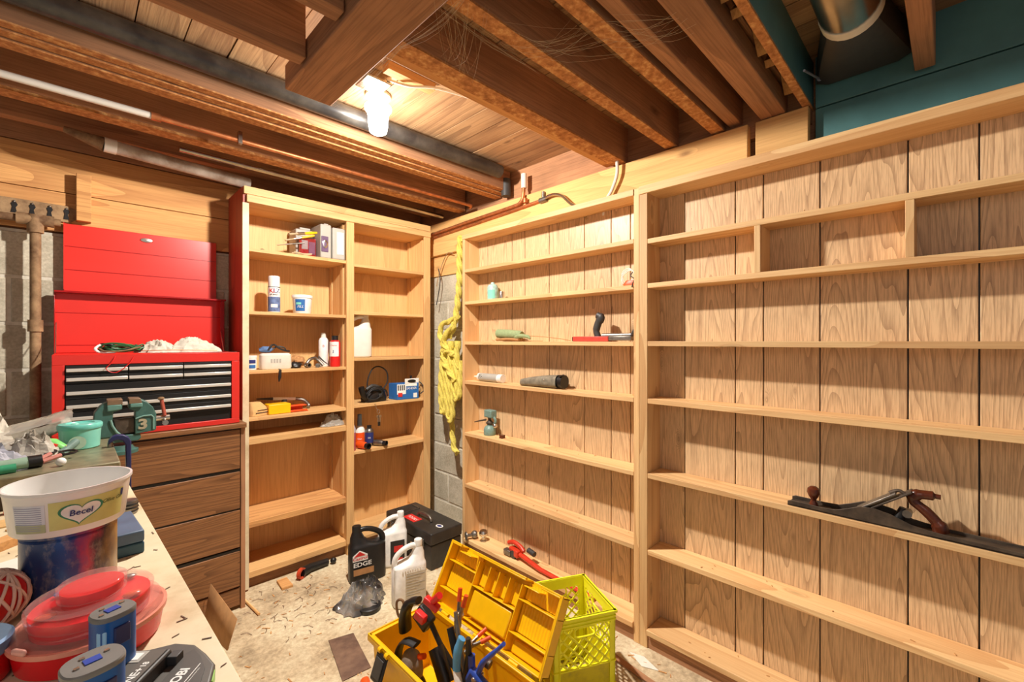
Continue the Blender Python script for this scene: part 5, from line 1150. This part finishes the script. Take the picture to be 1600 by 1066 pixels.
# charger and batteries
t = thing('battery_charger', 'flat dark grey battery charger on the bench right of the organiser', 'charger', (.091, .695, BZ))
TC = Tm((.091, .695, BZ), math.radians(50))
def tcm(): mb = MB(); mb.T = TC; return mb
tcm().prism([(-.15, 0), (0, 0), (0, .075), (-.01, .085), (-.15, .085)], 0, .034).build('charger_body', M_dgrey, t, bevel=.003, seg=3)
tcm().prism([(-.146, .004), (-.004, .004), (-.004, .073), (-.012, .081), (-.146, .081)], .034, .0352).build('top_face', plain('warm_grey', (92, 86, 78), .5), t)
onc = lambda dx, dy, zz: (lambda a, b_: tuple(TC @ Vector((a+dx, b_+dy, zz))))
text_on(MB(), 'ONE+', .0125, onc(-.052, .012, .0355), bold=.0003).build('lettering', M_white2, t)
text_on(MB(), '18', .009, onc(-.030, .012, .0355), bold=.0003).build('lettering', M_white2, t)
for y_ in (.022, .044): tcm().box(-.026, -.006, y_, y_+.018, .0352, .0358).build('icon_panel', M_grey, t)
for y_ in (.026, .048): tcm().box(-.022, -.010, y_, y_+.010, .0358, .0363).build('icon', M_white2, t)
tcm().prism([(.033, .017), (.028, -.010), (.010, -.034), (-.011, -.057), (-.045, -.070), (-.15, -.070), (-.15, -.0), (0, 0), (.0, .05), (.02, .05)], 0, .019).build('lower_deck', plain('mid_grey_plastic', (84, 79, 72), .5), t, bevel=.003, seg=3)
tcm().prism([(.016, -.016), (.002, -.032), (-.020, -.050), (-.048, -.060), (-.14, -.060), (-.14, -.018), (.008, -.010)], .019, .0202).build('deck_inset', plain('dark_warm_grey', (70, 65, 60), .5), t)
text_on(MB(), 'RYOBI', .015, onc(-.040, -.028, .0205), bold=.0005).build('lettering', M_white2, t)
tcm().box(-.066, -.012, -.0405, -.0395, .0202, .0207).box(-.066, -.02, -.044, -.0435, .0202, .0207).build('print_line', M_white2, t)
mb = MB(); mb.T = TC @ Tm((-.028, -.0635, .010), .38); mb.box(-.010, .010, -.0012, .0012, -.006, .006); mb.build('green_label', plain('lime_label', (150, 204, 96), .4), t)
tcm().box(-.012, .002, -.012, .0, .019, .030).build('clip', M_dgrey, t, bevel=.001)
mb = MB(); mb.T = TC @ Matrix.Translation((-.058, 0, .024)) @ Matrix.Rotation(PI/2, 4, 'X'); mb.lathe([(.006, -.001), (.006, .003), (.001, .004)], n=16); mb.build('screw', M_copper, t)
def battery(label, x, y, z, h, rz, r=.021):
    t = thing('battery', label, 'battery', (x, y, z)); T = Tm((x, y, z), rz)
    mb = MB(); mb.T = T; loft(mb, [(0, 0, 0, r*1.1, r*1.0, 2.6), (h-.006, 0, 0, r*1.1, r*1.0, 2.6), (h-.003, 0, 0, r*1.06, r*.96, 2.6)], 36); mb.build('cell_body', M_blue, t)
    mb = MB(); mb.T = T; loft(mb, [(h-.004, 0, 0, r*1.12, r*1.02, 2.6), (h, 0, 0, r*1.12, r*1.02, 2.6), (h+.0015, 0, 0, r*1.06, r*.97, 2.6)], 36); mb.build('grey_cap', plain('cap_grey', (120, 118, 114), .45), t)
    mb = MB(); mb.T = T; mb.box(-.007, .006, -.005, .005, h+.001, h+.0025); mb.build('socket', M_cobalt, t)
    for dx, dy in ((-.013, -.004), (-.006, .010), (.012, .006)):
        mb = MB(); mb.T = T; mb.box(dx-.002, dx+.002, dy-.0015, dy+.0015, h+.001, h+.0028); mb.build('contact', M_alu, t)
    a = face_cam(x, y)
    mb = MB(); mb.T = Tm((x, y, z), a+PI/2-.5); mb.box(-.005, .005, -r*1.14, -r*.9, h-.032, h-.014); mb.build('pale_tab', plain('pale_blue', (150, 196, 230), .3), t, bevel=.001)
    mb = MB(); mb.T = Tm((x, y, z), a+PI/2+.55); mb.box(-.010, .006, -r*1.12, -r*.9, h*.45, h*.8); mb.build('dark_recess', M_navy, t, bevel=.001)
battery('blue battery with grey top standing on the charger beside the organiser', .036, .712, BZ+.0354, .062, .4, .0185)
battery('nearest blue battery with rounded grey top at the photo bottom edge', .016, .605, BZ+.0354, .066, .2, .0215)
tag(MB().lathe([(.001, 0), (.016, .002), (.018, .02), (.001, .024)], (-.045, .70, BZ), 20).build('striped_cap', M_black), 'black and white striped round cap beside the nearest battery', 'cap')
# left edge
t = thing('twine_ball', 'ball of red and white twine at the left edge of the bench', 'twine', (-.082, 1.0, BZ))
MB().ball((-.082, 1.0, BZ+.040), .038, 10).build('core', M_redp, t)
mb = MB()
for i in range(15):
    a = i*.42; ax = Vector((math.cos(a), math.sin(a), .5*math.sin(i*1.7))).normalized(); p = ax.orthogonal().normalized(); q = ax.cross(p)
    mb.tube([tuple(Vector((-.082, 1.0, BZ+.040))+(p*math.cos(s)+q*math.sin(s))*.0395) for s in [2*PI*k/28 for k in range(28)]], .0022, 5, closed=True)
o = mb.build('windings', plain('pale_twine', (226, 196, 180), .9), t); o['kind'] = 'stuff'
t = thing('round_jar', 'red jar with a blue grey metal lid at the left foreground edge', 'jar', (-.092, .85, BZ))
MB().lathe([(.036, 0), (.039, .004), (.039, .038)], (-.092, .85, BZ), 36).build('jar_body', M_redp, t); MB().lathe([(.042, .036), (.042, .050), (.039, .053), (.001, .0525)], (-.092, .85, BZ), 36).build('lid', plain('blue_grey_metal', (112, 140, 172), .3, .5), t)
t = thing('small_tin', 'small ribbed steel tin behind the margarine tub', 'tin', (.105, 1.46, BZ))
MB().lathe([(.016, 0), (.018, .003), (.018, .03), (.016, .033), (.001, .032)], (.10, 1.42, BZ), 24).build('tin_body', M_steel, t)
for zz in (.008, .016, .024): MB().lathe([(.0183, zz-.002), (.0195, zz), (.0183, zz+.002)], (.10, 1.42, BZ), 24).build('rib', M_black, t)
t = thing('blue_case', 'small slate blue case lying behind the blue can', 'case', (.07, 1.2, BZ))
mb = MB(); mb.T = Tm((.062, 1.21, BZ), .06); mb.box(-.038, .038, -.075, .075, 0, .022); mb.build('lower_half', plain('slate_teal_plastic', (44, 84, 104), .45), t, bevel=.003)
mb = MB(); mb.T = Tm((.062, 1.21, BZ), .06); mb.box(-.038, .038, -.075, .075, .0225, .045); mb.build('upper_half', plain('slate_teal_top', (84, 108, 134), .45), t, bevel=.003)
# flat metal case with clutter at the far end
t = thing('metal_case', 'flat dark metal case at the far end of the bench under the clutter', 'case', (-.15, 1.86, BZ))
bx(-.5, .095, 1.66, 2.07, BZ, BZ+.05).build('case_body', plain('brown_grey_metal', (70, 58, 46), .4, .4), t, bevel=.003)
bx(-.505, .10, 1.655, 2.075, BZ+.052, BZ+.082).build('lid', plain('olive_grey_metal', (138, 132, 104), .35, .3, vary=.15), t, bevel=.004)
bx(-.30, -.26, 1.645, 1.656, BZ+.03, BZ+.07).build('latch', M_steel, t, bevel=.002); bx(-.03, .01, 1.645, 1.656, BZ+.03, BZ+.07).build('latch', M_steel, t, bevel=.002)
CZ = BZ+.0825
cx, cy = .022, 1.955
t = thing('food_container', 'turquoise plastic container with domed lid on the metal case', 'container', (cx, cy, CZ))
MB().lathe([(.043, 0), (.046, .003), (.0495, .066)], (cx, cy, CZ), 44).build('container_body', M_turq, t)
MB().lathe([(.052, .062), (.053, .066), (.053, .074), (.050, .078), (.034, .079), (.031, .075), (.001, .074)], (cx, cy, CZ), 44).build('lid', plain('turquoise_lid', (112, 202, 188), .3), t)
MB().ball((cx-.012, cy-.01, CZ+.076), .010, 8, sz=.5).build('lid_dimple', M_turq, t)
t = thing('magnifier', 'clear lens disc on a dark handle leaning before the turquoise container', 'tool', (.0, 1.86, CZ))
mb = MB(); mb.T = Tm((.015, 1.893, CZ+.026), 0, 1.15); mb.lathe([(.020, -.002), (.020, .002), (.001, .002)], n=28); mb.build('lens', plain('sage_plastic', (150, 176, 150), .3), t)
MB().tube([(.012, 1.895, CZ+.030), (-.02, 1.845, CZ+.008)], .011, 12).build('handle', plain('grey_green_plastic', (110, 136, 128), .3), t)
t = thing('pliers', 'scissors with black ring handles and pink blades on the metal case', 'scissors', (-.04, 1.80, CZ))
def ring(c, r, w, m, nm, par, tilt=.25, sx=1.5):
    return MB().tube([(c[0]+sx*r*math.cos(2*PI*k/22), c[1]+r*math.sin(2*PI*k/22), c[2]+tilt*r*math.sin(2*PI*k/22)) for k in range(22)], w, 6, closed=True).build(nm, m, par)
ring((-.005, 1.80, CZ+.018), .012, .003, M_black, 'ring_handle', t); ring((-.045, 1.83, CZ+.02), .011, .003, M_black, 'ring_handle', t)
MB().tube([(-.055, 1.76, CZ+.008), (-.02, 1.79, CZ+.014)], .006, 8).tube([(-.06, 1.80, CZ+.008), (-.04, 1.82, CZ+.016)], .006, 8).build('blades', plain('dusty_pink', (190, 120, 108), .5), t)
t.name = 'scissors'
def thingy(label, name, cat, seed, c, s, m, amp=.3, n=16): return tag(sheet((c[0], c[1], CZ), s[0]*1.25, s[1]*1.25, s[2]*2.4, seed, 15).build(name, m, smooth=False), label, cat)
M_film = glass('grey_clear_film', (206, 200, 188), .2, .7, .35)
M_pap = mottle('grey_white_wrap', [(.35, (136, 128, 114)), (.6, (196, 190, 176))], .5, 20, .3)
thingy('heap of crumpled grey white wrapping on the metal case', 'wrapping', 'wrapping', 51, (-.075, 1.86, CZ+.028), (.05, .04, .03), M_pap, .45, 24)
thingy('pale blue and grey crumpled plastic at the far left of the case', 'wrapping', 'wrapping', 52, (-.15, 1.80, CZ+.02), (.045, .04, .025), plain('lavender_film', (176, 178, 190), .3), .45, 20)
thingy('pale cloth bundle at the left photo edge above the clutter', 'cloth', 'cloth', 53, (-.20, 2.0, CZ+.06), (.08, .05, .06), M_cloth, .25, 20)
t = thing('plastic_bag', 'long clear plastic bag of hardware lying across the case to the vise', 'bag', (-.08, 2.0, CZ))
def film(a, b, hw, seed):
    a, b = Vector(a), Vector(b); off = Vector((seed, 0, 0))
    def fn(s, r):
        p = a.lerp(b, s); w = hw*(.75+.5*s); ang = (r-.5)*2.6
        return (p.x+.006*noise.noise(Vector((s*9, r*7, seed))), p.y+w*math.sin(ang), p.z+w*.55*math.cos(ang)+.008*noise.noise(Vector((s*12, r*9, seed+3))))
    return MB().grid(26, 14, fn)
film((-.30, 1.98, CZ+.015), (.005, 2.03, CZ+.085), .045, 2).build('bag_film', M_film, t)
MB().tube([(-.20, 1.99, CZ+.03), (-.06, 2.01, CZ+.05), (-.0, 2.03, CZ+.075)], [.022, .020, .014], 12).build('bag_contents', M_pap, t)
t = thing('plastic_bag', 'rolled clear film at the left edge behind the crumpled wrapping', 'bag', (-.22, 1.88, CZ))
MB().tube([(-.34, 1.86, CZ+.035), (-.20, 1.89, CZ+.035), (-.10, 1.92, CZ+.03)], [.034, .034, .02], 16).build('roll', M_pap, t)
film((-.34, 1.83, CZ+.01), (-.10, 1.90, CZ+.02), .045, 7).build('bag_film', M_film, t)
t = thing('green_tape', 'bright green handled knife on the metal case beside the container', 'knife', (-.025, 1.87, CZ)); t.name = 'utility_knife'
MB().tube([(-.055, 1.885, CZ+.045), (-.035, 1.875, CZ+.04), (-.012, 1.865, CZ+.022)], [.013, .016, .012], 12, squash=.6).build('handle', plain('bright_green', (128, 210, 116), .4), t)
MB().tube([(-.05, 1.862, CZ+.038), (-.028, 1.853, CZ+.03)], .006, 8).build('red_stripe', M_redp, t); MB().tube([(-.012, 1.865, CZ+.022), (.0, 1.862, CZ+.012)], [.008, .004], 8).build('yellow_tip', M_yel, t)
t = thing('screwdriver', 'red handled screwdriver lying in front of the metal case', 'screwdriver', (-.07, 1.63, BZ))
MB().tube([(-.115, 1.625, BZ+.012), (-.055, 1.63, BZ+.012)], [.011, .012], 12).build('handle', M_orange, t); MB().tube([(-.055, 1.63, BZ+.012), (-.02, 1.632, BZ+.010)], .004, 8).build('shaft', M_steel, t)
t = thing('plastic_tube', 'translucent green grey tube lying on the case front left', 'tube', (-.13, 1.71, CZ))
MB().tube([(-.28, 1.69, CZ+.016), (-.06, 1.735, CZ+.016)], .015, 14).build('tube_body', plain('milky_green', (150, 178, 156), .25), t); MB().tube([(-.08, 1.731, CZ+.016), (-.055, 1.736, CZ+.016)], .0165, 14).build('cap', M_black, t)
MB().tube([(-.26, 1.68, CZ+.010), (-.10, 1.71, CZ+.010)], .012, 10).build('green_filling', plain('emerald', (60, 150, 110), .3), t)
for i, (x, y, r, m, lab, nm) in enumerate(((-.018, 1.705, .011, M_white2, 'small white bead ball on the metal case front edge', 'white_ball'),)):
    tag(MB().ball((x, y, CZ+r), r, 8).build(nm, m), lab, 'ball')
tag(MB().tube([(.015, 1.625, BZ+.014), (.085, 1.635, BZ+.014)], .012, 14).build('white_roll', M_paper), 'small white roll lying in front of the metal case right end', 'roll')
tag(crumple((-.012, 1.63, BZ+.012), .022, .010, .010, 61, 12, .3, floor=BZ).build('red_rag', M_redp), 'bit of red rag in front of the metal case', 'rag')
tag(MB().tube([(.04, 1.605, BZ+.006), (.045, 1.64, BZ+.03)], .004, 8).build('hex_key', M_black), 'thin black hex key beside the small white roll', 'key')
# vise
VX = lambda X: .0661+(140+X/7.35-150)*.00184
VZ = lambda Y_: 1.2-(615+Y_/7.35-533)*.00239
def vprism(pts, y0, y1, nm, m, par, bev=.003):
    mb = MB(); mb.T = Matrix(((1, 0, 0, 0), (0, 0, 1, 0), (0, 1, 0, 0), (0, 0, 0, 1))); mb.prism([(VX(a), VZ(b_)) for a, b_ in pts], y0, y1); return mb.build(nm, m, par, bevel=bev)
t = thing('bench_vise', 'dark green bench vise clamped at the far end of the workbench', 'vise', (.11, 2.22, BZ))
vprism([(50, 200), (100, 145), (150, 105), (190, 88), (355, 80), (355, 180), (255, 205), (250, 290), (215, 300), (240, 370), (290, 440), (340, 485), (60, 485), (40, 300)], 2.185, 2.245, 'fixed_jaw', M_vise, t)
vprism([(430, 78), (560, 75), (640, 115), (710, 180), (750, 260), (750, 450), (720, 465), (500, 480), (500, 210), (430, 180)], 2.185, 2.245, 'sliding_jaw', M_vise, t)
vprism([(190, 62), (357, 62), (357, 120), (190, 120)], 2.178, 2.25, 'jaw_plate', plain('worn_jaw', (150, 122, 96), .4, .5), t, .001); vprism([(430, 62), (560, 66), (580, 120), (430, 120)], 2.178, 2.25, 'jaw_plate', plain('worn_jaw', (150, 122, 96), .4, .5), t, .001)
vprism([(185, 120), (345, 120), (345, 180), (185, 190)], 2.176, 2.186, 'jaw_boss', plain('light_vise_green', (96, 138, 128), .4), t); vprism([(440, 120), (585, 120), (585, 168), (440, 165)], 2.176, 2.186, 'jaw_boss', plain('light_vise_green', (96, 138, 128), .4), t)
vprism([(255, 300), (500, 290), (500, 470), (330, 470), (280, 400)], 2.20, 2.24, 'slide_bar', M_iron, t)
mb = MB().tube([(VX(a), 2.183, VZ(b_)) for a, b_ in ((225, 290), (245, 360), (290, 430), (345, 480), (415, 530))], .004, 8); mb.build('casting_rib', plain('light_vise_green', (120, 160, 150), .4), t)
mb = MB().tube([(VX(a), 2.183, VZ(b_)) for a, b_ in ((505, 300), (600, 275), (690, 275), (715, 300), (715, 440))], .003, 8); mb.build('casting_rib', plain('light_vise_green', (120, 160, 150), .4), t)
text_on(MB(), '3', .052, lambda a, b_: (VX(590)+a*1.15, 2.182-(.0), VZ(375)+b_), bold=.002).build('raised_numeral', plain('pale_numeral', (190, 180, 150), .35, .3), t)
MB().lathe([(.055, .0), (.055, .012), (.045, .016), (.04, .03)], (VX(330), 2.215, BZ), 32).build('swivel_base', M_vise, t)
vprism([(60, 480), (560, 480), (575, 530), (540, 560), (60, 560)], 2.19, 2.24, 'lower_body', M_vise, t)
MB().cyl((VX(745), 2.21, VZ(330)), (VX(925), 2.21, VZ(325)), .011, n=16).build('screw_spindle', M_alu, t)
MB().cyl((VX(865), 2.19, VZ(385)), (VX(865), 2.205, VZ(385)), .010, n=14).build('spindle_nut', M_alu, t)
hd = MB().tube([(VX(820), 2.205, VZ(100)), (VX(860), 2.20, VZ(300))], .0065, 10).build('handle_bar', plain('rust_red_bar', (170, 80, 62), .5), t)
MB().ball((VX(815), 2.205, VZ(92)), .0115, 6, sz=.6).build('handle_end', M_rust, hd)
# blue C-clamp at the bench edge
t = thing('c_clamp', 'dark blue C-clamp gripping the bench edge below the vise', 'clamp', (.12, 1.90, BZ))
xq = lambda X: .0565+(140+X/7.35-150)*.00152
zq = lambda Y_: 1.2-(615+Y_/7.35-533)*.00205
mb = MB(); mb.T = Matrix(((1, 0, 0, 0), (0, 0, 1, 0), (0, 1, 0, 0), (0, 0, 0, 1)))
out_ = [(150, 530), (190, 490), (250, 472), (330, 480), (390, 515), (418, 560), (420, 1350), (365, 1350), (350, 600), (320, 550), (270, 530), (220, 535), (175, 560), (150, 580)]
mb.prism([(xq(a)+.012, zq(b_)) for a, b_ in out_], 1.885, 1.91); mb.build('frame', M_navy, t, bevel=.003)
MB().cyl((xq(175)+.012, 1.897, zq(555)), (xq(175)+.012, 1.897, CZ+.001), .007, n=12).build('upper_pad', M_steel, t)
MB().tube([(xq(390)+.012, 1.897, zq(1330)), (xq(300), 1.897, zq(1330)), (xq(250), 1.897, BZ-.0385)], .010, 10).build('lower_jaw', M_navy, t)
# things on the open tool chest
t = thing('wire_bundle', 'tangled bundle of green and black wires on the red tool chest', 'wires', (.15, 2.45, 1.148))
random.seed(77); zz = 1.149
for i in range(10):
    pts = []; c0 = random.uniform(-.02, .02)
    for k in range(7): pts.append((.15+.075*math.cos(k*.9+i)*random.uniform(.6, 1), 2.44+c0+.028*math.sin(k*.9+i), zz+.008+random.uniform(0, .032)))
    MB().tube(spl(pts, 5), .0033, 6).build('wire', (plain('wire_green', (52, 110, 66), .4), M_cord, M_rust)[i % 3] if i < 3 else bpy.data.materials[('wire_green', 'black_rubber', 'rusty_iron', 'wire_green')[i % 4]], t)
MB().tube(spl([(.085, 2.43, zz+.035), (.07, 2.42, zz+.02), (.085, 2.415, zz+.006), (.13, 2.41, zz+.006)], 5), .005, 8).build('white_lead', M_white2, t)
MB().tube(spl([(.13, 2.40, zz+.0), (.12, 2.375, zz-.03), (.10, 2.372, zz-.06), (.13, 2.372, zz-.075), (.17, 2.375, zz-.04), (.19, 2.40, zz+.0)], 6), .0016, 6).build('red_wire', M_redp, t)
MB().ball((.115, 2.43, zz+.035), .011, 7, sz=.8, sx=1.3).build('plug', M_black, t)
t = thing('rag', 'white cloth rag bunched on top of the open red tool chest', 'cloth', (.33, 2.47, 1.148))
sheet((.275, 2.48, zz), .075, .058, .058, 71, 36, .4).build('cloth_fold', M_cloth, t); sheet((.395, 2.49, zz), .10, .06, .070, 72, 36, .35).build('cloth_fold', M_cloth, t)
MB().tube(spl([(.21, 2.41, zz+.01), (.30, 2.405, zz+.012), (.42, 2.405, zz+.010), (.48, 2.41, zz+.008)], 5), .0018, 6).build('loose_thread', M_copper, t)
# bench litter
random.seed(31)
k = 0
for nm, lab, cat, m, x, y, rz, l, w, h in (
    ('wood_offcut', 'long pale wood offcut lying nearest the blue can at its left', 'wood scrap', W['pineX'], -.085, 1.14, .3, .05, .011, .008),
    ('paper_scrap', 'curled white paper scrap on the bench left of the can', 'paper', M_paper, -.075, 1.24, 1.9, .035, .02, .002),
    ('wood_offcut', 'thick short wood block on the bench behind the twine ball', 'wood scrap', W['cedar'], -.10, 1.36, .8, .03, .016, .018),
    ('wood_shim', 'thin orange wood shim at the left photo edge below the tub', 'wood scrap', W['pineY'], -.06, 1.45, 2.4, .05, .008, .004),
    ('cardboard_scrap', 'torn brown cardboard scrap behind the margarine tub left side', 'cardboard', M_kraft, -.09, 1.54, .1, .045, .03, .003)):
    mb = MB(); mb.T = Tm((x, y, BZ), rz); mb.box(-l, l, -w, w, 0, h); tag(mb.build(nm, m, bevel=.0008), lab, cat)
mb = MB()
for i in range(150):
    y = random.uniform(.5, 2.2); x = random.uniform(-.1, ex(y)-.005); mb.T = Tm((x, y, BZ+.0004), random.uniform(0, PI)); s = random.uniform(.0015, .004); mb.box(-s*1.8, s*1.8, -s*.25, s*.25, 0, .0008)
mb.T = Matrix.Identity(4)
tag(mb.build('bench_grit', M_tile), 'dark grit and shavings scattered on the cream bench top', 'litter', kind='stuff')
